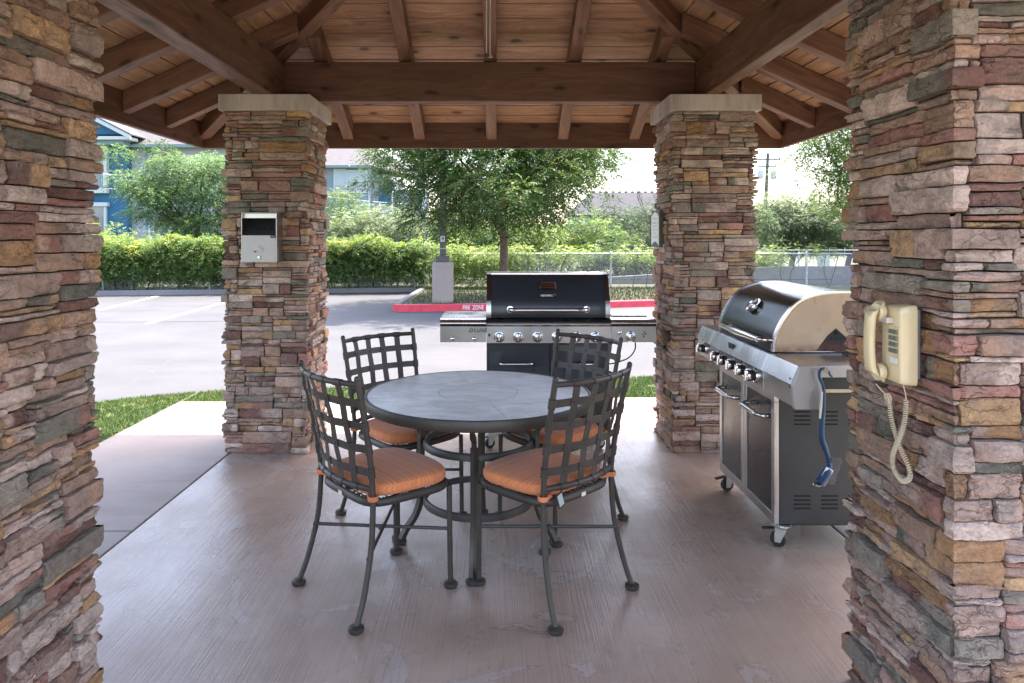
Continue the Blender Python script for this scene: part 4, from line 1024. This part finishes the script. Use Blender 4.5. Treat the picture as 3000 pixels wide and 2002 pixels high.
# ------------------------------------------------------------------ foliage
def leaf_object(name, pos, dr, side, L, W, col, parent=None, mat='leaf'):
    n = len(pos); L = np.asarray(L).reshape(-1, 1) * np.ones((n, 1)); W = np.asarray(W).reshape(-1, 1) * np.ones((n, 1))
    mid = pos + dr * L * .42; up = np.cross(side, dr); fold = up * W * .18
    v = np.stack([pos, mid + side * W / 2 + fold, pos + dr * L, mid - side * W / 2 + fold], 1).reshape(-1, 3).astype(np.float32)
    me = bpy.data.meshes.new(name); me.vertices.add(4 * n); me.vertices.foreach_set('co', v.ravel())
    idx = (np.arange(n)[:, None] * 4 + np.array([0, 1, 2, 0, 2, 3])[None]).ravel()
    me.loops.add(6 * n); me.loops.foreach_set('vertex_index', idx); me.polygons.add(2 * n)
    me.polygons.foreach_set('loop_start', np.arange(0, 6 * n, 3)); me.update(calc_edges=True)
    cc = np.ones((n, 4, 4), dtype=np.float32); cc[:, :, :3] = np.clip(col, 0, 1)[:, None, :]
    at = me.attributes.new('Col', 'FLOAT_COLOR', 'POINT'); at.data.foreach_set('color', cc.ravel())
    me.materials.append(M[mat]); o = bpy.data.objects.new(name, me); COL.objects.link(o)
    if parent: o.parent = parent
    return o
def nrm(a): return a / np.maximum(np.linalg.norm(a, axis=1, keepdims=True), 1e-9)
def sprigs(cen, out, nl, length, droop, spread=.9):
    """compound leaves: rachis from cen along out, nl leaflets alternating"""
    m_ = len(cen); t = np.tile(np.linspace(.12, 1, nl), (m_, 1)); t += rng.normal(0, .02, t.shape)
    out = nrm(out); up = np.array([[0, 0, 1.]]); sd = nrm(np.cross(out, up) + rng.normal(0, .15, out.shape))
    Ls = length * rng.uniform(.7, 1.25, (m_, 1, 1))
    p = cen[:, None, :] + out[:, None, :] * Ls * t[..., None]; p[..., 2] -= droop * (t ** 2) * Ls[..., 0]
    sg = np.where(np.arange(nl) % 2 == 0, 1., -1.)[None, :, None]
    ax = out[:, None, :] + np.array([0, 0, -1.]) * droop * 1.4 * t[..., None]
    d = ax * .65 + sd[:, None, :] * sg * spread + rng.normal(0, .22, p.shape); d[..., 2] -= .25 * droop
    p = p.reshape(-1, 3); d = nrm(d.reshape(-1, 3)); s = nrm(np.cross(d, np.tile(up, (len(d), 1)) + rng.normal(0, .35, d.shape)))
    return p, d, s, np.repeat(np.arange(m_), nl)
def crown(name, clumps, per, nl, length, droop, L, W, base, tip, parent, flat=.6, yellow=.12, bright=.25):
    cl = np.array(clumps); k = len(cl); w_ = cl[:, 3] ** 2; w_ = w_ / w_.mean(); cnt = np.maximum(3, (per * w_).astype(int))
    ci = np.repeat(np.arange(k), cnt); n = len(ci)
    u = nrm(rng.normal(0, 1, (n, 3))); r_ = rng.uniform(.25, 1, (n, 1)) ** .6
    off = u * r_ * cl[ci, 3:4]; off[:, 2] *= flat
    cen = cl[ci, :3] + off; out = u + rng.normal(0, .35, u.shape); out[:, 2] = out[:, 2] * .5 + .12
    p, d, s, si = sprigs(cen, out, nl, length, droop)
    cb = rng.uniform(1 - bright, 1 + bright, k)[ci][si]; hue = rng.random(k)[ci][si]
    base = np.array(base); tip = np.array(tip)
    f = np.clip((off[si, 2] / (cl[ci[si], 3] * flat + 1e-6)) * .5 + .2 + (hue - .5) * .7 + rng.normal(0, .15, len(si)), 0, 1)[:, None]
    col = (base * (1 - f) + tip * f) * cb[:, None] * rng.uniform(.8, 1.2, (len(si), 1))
    yl = (rng.random(n) < yellow * .5)[si]; col[yl] *= np.array([1.6, 1.2, .8])
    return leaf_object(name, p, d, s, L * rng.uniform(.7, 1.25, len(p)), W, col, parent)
def skeleton(name, base, fork, clumps, r0, mat, parent, lean=.0, seg=7, kmin=.010):
    nodes = [Vector(fork)]; par = [-1]
    order = sorted(clumps, key=lambda c: (Vector(c[:3]) - nodes[0]).length)
    for c in order:
        p = Vector(c[:3]); best = min(range(len(nodes)), key=lambda i: (nodes[i] - p).length + .32 * (nodes[i] - nodes[0]).length + (.6 if nodes[i].z > p.z + .2 else 0))
        nodes.append(p); par.append(best)
    cnt = [1] * len(nodes)
    for i in range(len(nodes) - 1, 0, -1): cnt[par[i]] += cnt[i]
    tot = cnt[0]; rad = [max(kmin, r0 * .82 * (c / tot) ** .5) for c in cnt]
    m = MB(); b = Vector(base)
    tp = spline([b, b.lerp(nodes[0], .35) + Vector((lean, 0, 0)), nodes[0]], 6)
    m.tube(tp, [r0 * (1.35 - .5 * min(1, i / 3)) if i < 3 else r0 * (.9 - .1 * i / len(tp)) for i in range(len(tp))], max(seg, 10))
    for i in range(1, len(nodes)):
        a, c = nodes[par[i]], nodes[i]; mid = a.lerp(c, .5) + Vector((random.uniform(-.1, .1), random.uniform(-.1, .1), -.08 + random.uniform(-.05, .12))) * (c - a).length * .8
        r1 = rad[par[i]] if par[i] else rad[i] * 1.25
        m.tube(spline([a, mid, c], 4), [min(r1, rad[i] * 1.35) * (1 - k / 8) + rad[i] * .75 * (k / 8) for k in range(9)], seg, caps=False)
    return m.build(name, mat, parent)
def ell_clumps(c, r, n, rc, seed, hollow=.45, zmin=None, noise_amt=.22):
    rn = random.Random(seed); out = []; t = 0
    while len(out) < n and t < n * 60:
        t += 1
        v = Vector((rn.gauss(0, 1), rn.gauss(0, 1), rn.gauss(0, 1))).normalized(); q = rn.uniform(hollow ** 2, 1) ** .5
        q *= 1 + noise_amt * noise.noise(v * 2.1 + Vector((seed, 0, 0))) * 2
        p = Vector((c[0] + v.x * r[0] * q, c[1] + v.y * r[1] * q, c[2] + v.z * r[2] * q))
        if zmin and p.z < zmin: continue
        if any((p - Vector(o_[:3])).length < rc * .75 for o_ in out) and rn.random() < .85: continue
        out.append((p.x, p.y, p.z, rc * rn.uniform(.7, 1.3)))
    return out
def tree(label, base, fork, c, r, n, rc, seed, per, nl, length, droop, L, W, bcol, tcol, r0=.1, bark='bark', name='tree', cat='tree', flat=.6, group=None, bright=.25, hollow=.45, yellow=.12, zmin=None):
    t = empty(name, base); tag(t, label, cat, group)
    cl = ell_clumps([c[i] - base[i] for i in range(3)], r, n, rc, seed, hollow, zmin=zmin)
    skeleton('trunk', (0, 0, 0), [fork[i] - base[i] for i in range(3)], cl, r0, M[bark], t)
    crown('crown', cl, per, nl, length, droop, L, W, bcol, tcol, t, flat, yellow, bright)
    return t
G1 = ((.075, .135, .045), (.33, .41, .16)); GG = ((.05, .09, .045), (.16, .22, .11)); GY = ((.13, .20, .05), (.38, .44, .15)); GP = ((.16, .20, .12), (.36, .41, .28)); GD = ((.04, .07, .042), (.13, .18, .10))
# main tree on the island
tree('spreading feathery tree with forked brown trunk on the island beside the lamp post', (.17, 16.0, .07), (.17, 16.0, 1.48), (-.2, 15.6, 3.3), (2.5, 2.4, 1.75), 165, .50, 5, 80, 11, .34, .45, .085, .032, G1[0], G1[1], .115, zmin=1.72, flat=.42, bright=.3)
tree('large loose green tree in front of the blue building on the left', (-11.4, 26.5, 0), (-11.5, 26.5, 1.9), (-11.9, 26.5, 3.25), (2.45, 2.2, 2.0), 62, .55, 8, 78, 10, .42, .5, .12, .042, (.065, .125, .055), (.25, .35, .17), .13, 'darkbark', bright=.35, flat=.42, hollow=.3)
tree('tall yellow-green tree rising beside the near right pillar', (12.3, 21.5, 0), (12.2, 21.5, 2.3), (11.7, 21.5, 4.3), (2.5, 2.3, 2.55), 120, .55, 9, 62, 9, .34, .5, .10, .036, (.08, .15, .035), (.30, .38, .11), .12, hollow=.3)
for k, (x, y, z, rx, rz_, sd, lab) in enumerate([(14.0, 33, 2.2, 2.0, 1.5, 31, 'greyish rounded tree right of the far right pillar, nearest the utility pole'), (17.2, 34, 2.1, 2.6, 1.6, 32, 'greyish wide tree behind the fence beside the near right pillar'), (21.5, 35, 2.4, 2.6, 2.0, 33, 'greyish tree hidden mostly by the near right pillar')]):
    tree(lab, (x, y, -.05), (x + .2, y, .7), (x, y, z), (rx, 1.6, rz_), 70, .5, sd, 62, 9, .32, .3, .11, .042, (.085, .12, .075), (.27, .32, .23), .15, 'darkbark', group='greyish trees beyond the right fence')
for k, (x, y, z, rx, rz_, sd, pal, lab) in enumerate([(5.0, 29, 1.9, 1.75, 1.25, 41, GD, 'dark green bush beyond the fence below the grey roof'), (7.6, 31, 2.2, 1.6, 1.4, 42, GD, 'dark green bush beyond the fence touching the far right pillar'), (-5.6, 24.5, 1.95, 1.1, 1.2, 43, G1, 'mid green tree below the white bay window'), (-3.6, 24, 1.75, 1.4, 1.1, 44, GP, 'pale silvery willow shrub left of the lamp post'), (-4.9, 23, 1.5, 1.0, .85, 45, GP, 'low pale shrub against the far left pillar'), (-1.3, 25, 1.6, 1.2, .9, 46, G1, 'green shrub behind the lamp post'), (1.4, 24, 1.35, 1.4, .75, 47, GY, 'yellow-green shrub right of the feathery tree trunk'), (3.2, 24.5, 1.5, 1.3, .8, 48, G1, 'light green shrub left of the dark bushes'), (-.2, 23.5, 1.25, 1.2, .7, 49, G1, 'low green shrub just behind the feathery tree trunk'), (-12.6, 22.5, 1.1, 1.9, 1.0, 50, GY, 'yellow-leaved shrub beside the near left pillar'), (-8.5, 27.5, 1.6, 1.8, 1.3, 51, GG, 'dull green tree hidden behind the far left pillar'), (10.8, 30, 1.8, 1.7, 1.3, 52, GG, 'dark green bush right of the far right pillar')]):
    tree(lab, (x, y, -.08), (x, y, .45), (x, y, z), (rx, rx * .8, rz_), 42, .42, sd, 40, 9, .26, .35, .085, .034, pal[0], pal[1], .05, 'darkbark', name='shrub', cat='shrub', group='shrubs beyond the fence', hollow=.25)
# hedge of vines over the fence
def hedge(name, label, x0, x1, yf, zt, zb_, n, rc, per, seed, pal, cat='hedge', thick=.45, L=.062, gap=0, young=False):
    rn = random.Random(seed); cl = []
    for _ in range(n):
        x = rn.uniform(x0, x1); top = zt(x) + .42 * noise.noise(Vector((x * 1.3, seed, 0))); bot = zb_(x) + .15 * noise.noise(Vector((x * 2.1, seed + 9, 0)))
        if noise.noise(Vector((x * 1.1, seed + 30, 0))) < -.35 + gap and gap: continue
        z = bot + (top - bot) * rn.random() ** .8; cl.append((x, yf(x) + rn.uniform(-thick, thick * .6), max(.1, z), rc * rn.uniform(.7, 1.3)))
    t = empty(name, ((x0 + x1) / 2, yf((x0 + x1) / 2), 0)); tag(t, label, cat)
    lc = [(a - t.location.x, b - t.location.y, c, d) for a, b, c, d in cl]
    m = MB()
    for q in range(int((x1 - x0) * 2.2)):
        x = rn.uniform(x0, x1); h_ = zt(x) * .9
        m.tube(spline([(x - t.location.x, yf(x) - t.location.y + .05, .05), (x - t.location.x + rn.uniform(-.2, .2), yf(x) - t.location.y, h_ * .5), (x - t.location.x + rn.uniform(-.4, .4), yf(x) - t.location.y, h_)], 4), .012, 5)
    m.tube([(x0 - t.location.x, .05, .3), (x1 - t.location.x, .05, .3)], .012, 5)
    m.build('stems', 'darkbark', t)
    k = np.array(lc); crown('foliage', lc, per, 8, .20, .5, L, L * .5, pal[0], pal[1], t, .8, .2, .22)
    if young:
        yc = [(rn.uniform(x0, x1), 0, 0, .17 * rn.uniform(.6, 1.4)) for _ in range(150)]
        yc = [(a - t.location.x, yfen(a) - t.location.y + rn.uniform(-.5, .2), zt(a) - .04 + .42 * noise.noise(Vector((a * 1.3, seed, 0))) + rn.uniform(-.12, .06), d) for a, b, c, d in yc]
        crown('young_growth', yc, 18, 8, .18, .3, L, L * .5, (.18, .25, .05), (.42, .46, .14), t, .7, .3, .2)
def yfen(x): return 18.75 + (x + 11) * .085 if x < -2.3 else 19.49
hedge('vine_hedge', 'thick green vine mass smothering the fence left of the lamp post', -13.5, -2.0, lambda x: yfen(x) - .05, lambda x: 1.32, lambda x: .45, 760, .24, 34, 61, ((.085, .15, .05), (.24, .33, .10)), young=True)
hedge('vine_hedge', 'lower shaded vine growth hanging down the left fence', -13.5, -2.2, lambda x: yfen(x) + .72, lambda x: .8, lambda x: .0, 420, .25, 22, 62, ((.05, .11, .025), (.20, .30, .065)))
hedge('vine_hedge', 'sparse yellow-green vine on the fence between lamp post and feathery tree', -2.0, .6, lambda x: 19.45, lambda x: 1.15, lambda x: .25, 110, .22, 18, 63, GY)
hedge('vine_hedge', 'thin yellow-green vine trailing along the top of the right fence', .6, 9.5, lambda x: 19.6, lambda x: 1.16, lambda x: .85, 110, .17, 12, 64, GY, gap=.2)
hedge('bramble', 'dark leafy undergrowth behind the right fence', -2, 9, lambda x: 22.3, lambda x: .95, lambda x: .35, 240, .35, 22, 65, GG, cat='undergrowth', thick=.5, L=.09)
# far belt of trees as one mass
rn = random.Random(77); cl = []
for _ in range(420):
    x = rn.uniform(-16, 62); y = rn.uniform(62, 72); top = 4.2 + 1.0 * noise.noise(Vector((x * .12, 3, 0)));
    if -3 < x < 26: top = min(top, 3.3)
    cl.append((x, y, rn.uniform(.4, max(1, top - .8)), rn.uniform(.9, 1.5)))
o = crown('tree_belt', cl, 36, 7, .7, .3, .34, .17, (.035, .075, .03), (.11, .17, .06), None); tag(o, 'distant dark green belt of trees along the horizon', 'woodland', kind='stuff')
# bare twiggy tree
t = empty('bare_tree', (6.3, 28, 0)); tag(t, 'leafless twiggy tree top beside the far right pillar', 'tree')
m = MB(); rn = random.Random(4)
def twig(p, d, l, r_, lv):
    q = p + d * l; m.tube([p, p.lerp(q, .5) + Vector((rn.uniform(-.05, .05), 0, rn.uniform(-.04, .06))) * l, q], [r_, r_ * .8, r_ * .6], 5)
    if lv:
        for _ in range(3): twig(p.lerp(q, rn.uniform(.5, 1)), (d + Vector((rn.uniform(-.7, .7), rn.uniform(-.5, .5), rn.uniform(-.2, .5)))).normalized(), l * rn.uniform(.55, .8), r_ * .55, lv - 1)
twig(Vector((0, 0, 0)), Vector((-.02, 0, 1)), 2.3, .022, 5)
m.build('trunk', 'darkbark', t)

# ------------------------------------------------------------------ fences, walls
def post_line(pts, spacing):
    out = []; 
    for (a, b) in zip(pts, pts[1:]):
        a = Vector(a); b = Vector(b); n = max(1, round((b - a).length / spacing))
        out += [a.lerp(b, k / n) for k in range(n)]
    return out + [Vector(pts[-1])]
def chainlink(label, pts, z0, z1, spacing=2.4, off=0, r=.0032):
    root = empty('chain_link_fence', (pts[0][0], pts[0][1], 0)); tag(root, label, 'fence'); o0 = Vector((pts[0][0], pts[0][1], 0))
    P = post_line([(x, y, 0) for x, y in pts], spacing)
    for p in P:
        q = p - o0; m = MB().tube([(q.x, q.y, -.05), (q.x, q.y, z1 + .03)], .030, 10); m.sphere((q.x, q.y, z1 + .04), .034, 8, 5, (1, 1, .7)); m.build('post', 'galv', root)
    m = MB()
    for a, b in zip(pts, pts[1:]): m.tube([(a[0] - o0.x, a[1] - o0.y, z1), (b[0] - o0.x, b[1] - o0.y, z1)], .021, 8)
    m.build('top_rail', 'galv', root)
    m = MB(); pitch = .075
    for a, b in zip(pts, pts[1:]):
        a = Vector((a[0], a[1], 0)) - o0; b = Vector((b[0], b[1], 0)) - o0; L = (b - a).length; H = z1 - z0; s = -H
        while s < L:
            for sg in (1, -1):
                s0, s1 = s, s + H; za, zb2 = (z0, z1) if sg > 0 else (z1, z0)
                c0, c1 = max(0, s0), min(L, s1)
                if c1 > c0:
                    pa = a.lerp(b, c0 / L) + Vector((0, .02 * sg * .2, za + (zb2 - za) * (c0 - s0) / H)); pb = a.lerp(b, c1 / L) + Vector((0, .02 * sg * .2, za + (zb2 - za) * (c1 - s0) / H))
                    m.tube([pa, pb], r, 3, caps=False)
            s += pitch
    m.build('wire_mesh', 'galv', root)
chainlink('long galvanised chain-link fence at the back of the parking lot', [(-13.5, 18.55), (-2.3, 19.5), (11.5, 19.5)], .02, 1.04, 2.9)
fb = empty('chain_link_fence', (8, 27, 0)); tag(fb, 'second thin metal fence on the far side of the concrete channel', 'fence')
m = MB()
for k in range(26): m.tube([(-1 + k * .6, 0, .3), (-1 + k * .6, 0, 1.12)], .012 if k % 4 else .03, 6)
m.build('pickets', 'galv', fb); MB().tube([(-1, 0, 1.02), (14.5, 0, 1.02)], .018, 6).build('top_rail', 'galv', fb)
m = MB(); n = 24
top = lambda x: -.02 + min(.60, max(0, (x + 1.6)) * .062) if x < 6 else min(.62, .45 + (x - 6) * .07)
m.add([(x, y, z) for x in [(-1.8 + 18 * k / n) for k in range(n + 1)] for (y, z) in ((21.0, -.08), (21.0, top(x)), (21.25, top(x)), (21.25, -.08))], [(4 * k + j, 4 * k + 4 + j, 4 * k + 5 + j, 4 * k + 1 + j) for k in range(n) for j in range(3)])
tag(m.build('retaining_wall', 'kerb', smooth=False), 'low sloping concrete channel wall just beyond the right fence', 'wall')
m = MB(); m.box(-11.6, -10.2, 19.3, 19.6, 0, .42); tag(m.build('concrete_block', 'kerb', smooth=False, bevel=.02), 'pale concrete block behind the left end of the fence', 'block')
m = MB(); m.box(-.17, .17, -.15, .15, 0, .62)
m = MB().box(-.18, .18, -.15, .15, 0, .62); m.box(-.20, .20, -.17, .17, .6205, .65); o = m.build('utility_cabinet', 'transf', smooth=False, bevel=.02); o.location = (13.0, 27.5, .22); tag(o, 'small grey utility cabinet behind the far fence', 'cabinet')

# ------------------------------------------------------------------ lamp post with number 9
lp = empty('lamp_post', (-1.165, 15.0, .07)); tag(lp, 'brown square lamp post numbered 9 on a concrete pedestal on the island', 'lamp post')
m = MB(); poly = rrect(.215, .215, .03, 3); k = len(poly)
skin_rings(m, [[(a, b_, 0) for a, b_ in poly], [(a, b_, .86) for a, b_ in poly], [(a * .95, b_ * .95, .885) for a, b_ in poly]]); m.build('pedestal', 'oldconc', lp, angle=30)
MB().box(-.14, .14, -.14, .14, .886, 1.02).build('base_cover', 'pole', lp, smooth=False, bevel=.006)
MB().box(-.066, .066, -.066, .066, 1.021, 6.8).build('pole', 'pole', lp, smooth=False, bevel=.008)
MB().box(-.068, .068, -.068, .068, 1.17, 1.19).build('band', 'transf', lp, smooth=False)
MB().box(-.35, .35, -.75, .10, 6.8, 6.95).build('lamp_head', 'pole', lp, smooth=False, bevel=.02)
MB().box(-.046, .046, -.069, -.067, 1.33, 1.45).build('number_plate', 'signface', lp, smooth=False)
text('9', .125, 'blacktxt', 'number', Matrix.Translation((0, -.070, 1.346)) @ FACE_S, lp, align='CENTER', bold=.002)

# ------------------------------------------------------------------ utility pole and cables
up_ = empty('utility_pole', (23.4, 60, 0)); tag(up_, 'dark wooden utility pole with crossarms and transformers against the sky', 'utility pole')
MB().tube([(-.25, 0, 0), (.15, 0, 8.9)], [.19, .13], 10).build('pole', 'utilpole', up_)
for z_, l in ((8.35, 1.15), (7.75, .75)):
    a_ = MB().box(-l, l, -.06, .06, z_ - .06, z_ + .06, mat=Matrix.Translation((.1, 0, 0))).build('crossarm', 'utilpole', up_, smooth=False)
    m = MB()
    for xx in (-l * .93, -l * .55, l * .55, l * .93): m.lathe([(.05, 0), (.07, .08), (.03, .2)], 8, Matrix.Translation((xx + .1, 0, z_ + .06)))
    m.build('insulator', 'transf', a_)
for xx in (-.55, .60): MB().lathe([(.24, 6.65), (.25, 6.7), (.25, 7.3), (.20, 7.38)], 14, Matrix.Translation((xx + .05, 0, 0))).build('transformer', 'transf', up_)
def cable(label, pts, r, sag=0):
    m = MB(); m.tube(spline(pts, 8), r, 6); o = m.build('overhead_cable', 'wire'); return tag(o, label, 'cable')
cable('pale overhead cable crossing in front of the blue building, upper one', [(-19, 30, 4.40), (-13, 36, 4.25), (-7, 50, 4.0), (12, 95, 5.0)], .028)
cable('pale overhead cable crossing in front of the blue building, lower one', [(-19, 30, 3.75), (-13, 36, 3.62), (-7, 50, 3.3), (12, 95, 4.0)], .020)
cable('thick overhead cable high above the parking lot that casts a line of shadow', [(-30, 12.9, 7.2), (-8, 14.6, 7.0), (14, 15.8, 7.2)], .035)

# ------------------------------------------------------------------ buildings
DB = 45.0
def bx(xd, D=DB): return (xd - 1140) / 1586 * D
def bz(yd, D=DB): return 1.46 + (548 - yd) / 1586 * D
def window(parent, x0, x1, z0, z1, y, mull=(1, 1), trim='trim', glass='winglass', ft=.09, blind=.55):
    f = MB(); f.box(x0 - ft, x1 + ft, y - .06, y - .002, z1, z1 + ft); f.box(x0 - ft, x1 + ft, y - .08, y - .002, z0 - ft, z0); f.box(x0 - ft, x0, y - .06, y - .002, z0, z1); f.box(x1, x1 + ft, y - .06, y - .002, z0, z1)
    for k in range(1, mull[0]): xx = x0 + (x1 - x0) * k / mull[0]; f.box(xx - .03, xx + .03, y - .05, y - .002, z0, z1)
    for k in range(1, mull[1]): zz = z0 + (z1 - z0) * k / mull[1]; f.box(x0, x1, y - .045, y - .002, zz - .03, zz + .03)
    w_ = f.build('window', trim, parent, smooth=False)
    zb_ = z1 - (z1 - z0) * blind
    MB().box(x0, x1, y - .02, y - .001, z0, zb_).build('pane', glass, w_, smooth=False)
    if blind: MB().box(x0, x1, y - .02, y - .001, zb_, z1).build('blind', 'blind', w_, smooth=False)
B1 = empty('apartment_building', (0, 0, 0)); tag(B1, 'blue stucco apartment block with gabled balcony bay at the far left', 'building')
y0 = DB; xL, xC, xR = bx(120), bx(292), bx(520); zE = bz(333)
MB().box(xL, xC, y0, y0 + 9, 0, zE).build('wall', 'blue', B1, smooth=False)
MB().box(xC + .001, xR, y0 + .6, y0 + 9, 0, zE - .02).build('wall', 'whitewall', B1, smooth=False)
MB().box(xC + .95, xC + 1.35, y0 + .55, y0 + .599, 0, zE - .05).build('downpipe_strip', 'tealtrim', B1, smooth=False)
window(B1, bx(335), bx(362), bz(430), bz(356), y0 + .6, (1, 2), blind=.9)
window(B1, bx(400), bx(440), bz(430), bz(356), y0 + .6, (2, 2), blind=.6)
window(B1, bx(335), bx(375), bz(560), bz(480), y0 + .6, (2, 2), blind=.3)
# roof of the long wing: ridge parallel to the front
m = MB(); rz0 = zE + .05; m.add([(xL - 3, y0 - .1, rz0), (xR + 2, y0 - .1, rz0), (xR + 2, y0 + 5, rz0 + 3.4), (xL - 3, y0 + 5, rz0 + 3.4), (xR + 2, y0 + 10, rz0), (xL - 3, y0 + 10, rz0)], [(0, 1, 2, 3), (3, 2, 4, 5), (1, 4, 2), (0, 3, 5)])
rf = m.build('roof', 'shingle', B1, smooth=False)
MB().box(xC + .01, xR + 2, y0 - .12, y0 + .02, rz0 - .20, rz0 - .01).build('gutter', 'tealtrim', rf, smooth=False)
# gable over the balcony bay
ga = bx(318); gz = bz(322) ; apx = ga - 6.0; apz = gz + 3.15
m = MB(); m.prism([(apx * 2 - ga + .3, gz + .25), (ga - .3, gz + .25), (apx, apz - .1)], 1, y0 - .9, y0 + 3); m.build('gable_wall', 'blue', B1, smooth=False)
m = MB()
for sg in (1, -1):
    e0 = Vector((ga if sg > 0 else 2 * apx - ga, 0, gz)); e1 = Vector((apx, 0, apz)); 
    q = [(e0.x + sg * .15, e0.z - .10), (e0.x + sg * .15, e0.z + .16), (e1.x, e1.z + .16), (e1.x, e1.z - .12)]
    m.prism(q, 1, y0 - 1.3, y0 - 1.15)
m.build('rake_board', 'trim', B1, smooth=False)
m = MB(); 
for sg in (1, -1):
    e0 = Vector((ga if sg > 0 else 2 * apx - ga, 0, gz)); m.prism([(e0.x + sg * .2, gz + .16), (e0.x + sg * .2, gz + .24), (apx, apz + .26), (apx, apz + .17)], 1, y0 - 1.35, y0 + 4)
m.build('gable_roof', 'shingle', B1, smooth=False)
MB().box(2 * apx - ga, ga, y0 - 1.2, y0 - .02, gz - .12, gz + .10).build('cornice', 'trim', B1, smooth=False, bevel=.03)
MB().box(2 * apx - ga, ga - .5, y0 - .9, y0 - .02, gz - .40, gz - .13).build('cornice_board', 'tealtrim', B1, smooth=False)
MB().box(bx(200), bx(254), y0 - .35, y0 - .01, bz(337), bz(326)).build('lintel', 'trim', B1, smooth=False, bevel=.02)
MB().box(bx(243), bx(251), y0 - .3, y0 - .01, bz(430), bz(337.5)).build('balcony_post', 'trim', B1, smooth=False)
MB().box(bx(200), bx(242.5), y0 - .06, y0 - .01, bz(430), bz(337.5)).build('balcony_opening', 'winglass', B1, smooth=False)
m = MB()
for k in range(12): m.box(bx(204 + 3.4 * k), bx(204 + 3.4 * k) + .03, y0 - .28, y0 - .25, bz(428), bz(400))
m.box(bx(200), bx(243), y0 - .30, y0 - .23, bz(400), bz(398)); m.build('balcony_rail', 'trim', B1, smooth=False)
MB().box(bx(200), bx(252), y0 - .4, y0 - .01, bz(444), bz(434)).build('balcony_slab', 'trim', B1, smooth=False, bevel=.02)
MB().box(bx(200), bx(252), y0 - .3, y0 - .01, bz(474), bz(465)).build('lintel', 'trim', B1, smooth=False)
MB().box(bx(200), bx(242), y0 - .06, y0 - .01, bz(540), bz(474.5)).build('balcony_opening', 'winglass', B1, smooth=False)
MB().box(bx(242.5), bx(247), y0 - .2, y0 - .01, bz(540), bz(474.5)).build('balcony_post', 'trim', B1, smooth=False)
D2 = 50.0
B2 = empty('apartment_building', (0, 0, 0)); tag(B2, 'pale apartment block with white bay window and grey roof behind the feathery tree', 'building')
q = lambda x: bx(x, D2); zq = lambda y_: bz(y_, D2)
MB().box(q(620), q(846), D2, D2 + 8, 0, zq(384)).build('wall', 'paleblue', B2, smooth=False)
MB().box(q(846) + .01, q(892), D2 + 1.5, D2 + 8, 0, zq(398)).build('wall', 'whitewall', B2, smooth=False)
MB().box(q(862), q(892), D2 + 1.40, D2 + 1.49, zq(466), zq(423)).build('balcony_opening', 'blue', B2, smooth=False)
MB().box(q(892) + .01, q(960), D2 + 2.5, D2 + 8, 0, zq(430)).build('wall', 'paleblue', B2, smooth=False)
window(B2, q(769), q(792), zq(440), zq(390), D2, (1, 2), blind=.7); window(B2, q(797), q(841), zq(440), zq(393), D2, (2, 2), blind=.5)
window(B2, q(700), q(740), zq(440), zq(390), D2, (2, 2), blind=.5)
m = MB(); a, b_, z_ = q(600), q(852), zq(382); m.add([(a, D2 - .4, z_), (b_, D2 - .4, z_), (b_ + 2.5, D2 + 9, z_), (a, D2 + 9, z_), (a + 2.2, D2 + 4.5, z_ + 3.2), (b_ - 2.0, D2 + 4.5, z_ + 3.2)], [(0, 1, 5, 4), (1, 2, 5), (2, 3, 4, 5), (3, 0, 4), (0, 3, 2, 1)])
rf = m.build('roof', 'shingle', B2, smooth=False)
MB().box(a, b_ + .05, D2 - .55, D2 - .41, z_ - .14, z_ + .04).build('gutter', 'tealtrim', rf, smooth=False)
D3 = 75.0; B3 = empty('warehouse', (0, 0, 0)); tag(B3, 'long low building with plain grey roof behind the dark bushes', 'building')
q = lambda x: bx(x, D3); zq = lambda y_: bz(y_, D3)
MB().box(q(1325), q(1640), D3, D3 + 10, 0, zq(492)).build('wall', 'tealtrim', B3, smooth=False)
m = MB(); m.add([(q(1312), D3 - .6, zq(494)), (q(1660), D3 - .6, zq(494)), (q(1650), D3 + 5, zq(440) + .3), (q(1372), D3 + 5, zq(440) + .3), (q(1660), D3 + 11, zq(494)), (q(1312), D3 + 11, zq(494))], [(0, 1, 2, 3), (3, 2, 4, 5), (1, 4, 2), (0, 3, 5), (0, 5, 4, 1)])
for k in range(24):
    x = q(1374) + k * .75; m.box(x, x + .32, D3 + 4.9, D3 + 5.1, zq(440) + .25, zq(440) + .42)
m.build('roof', 'farroof', B3, smooth=False)
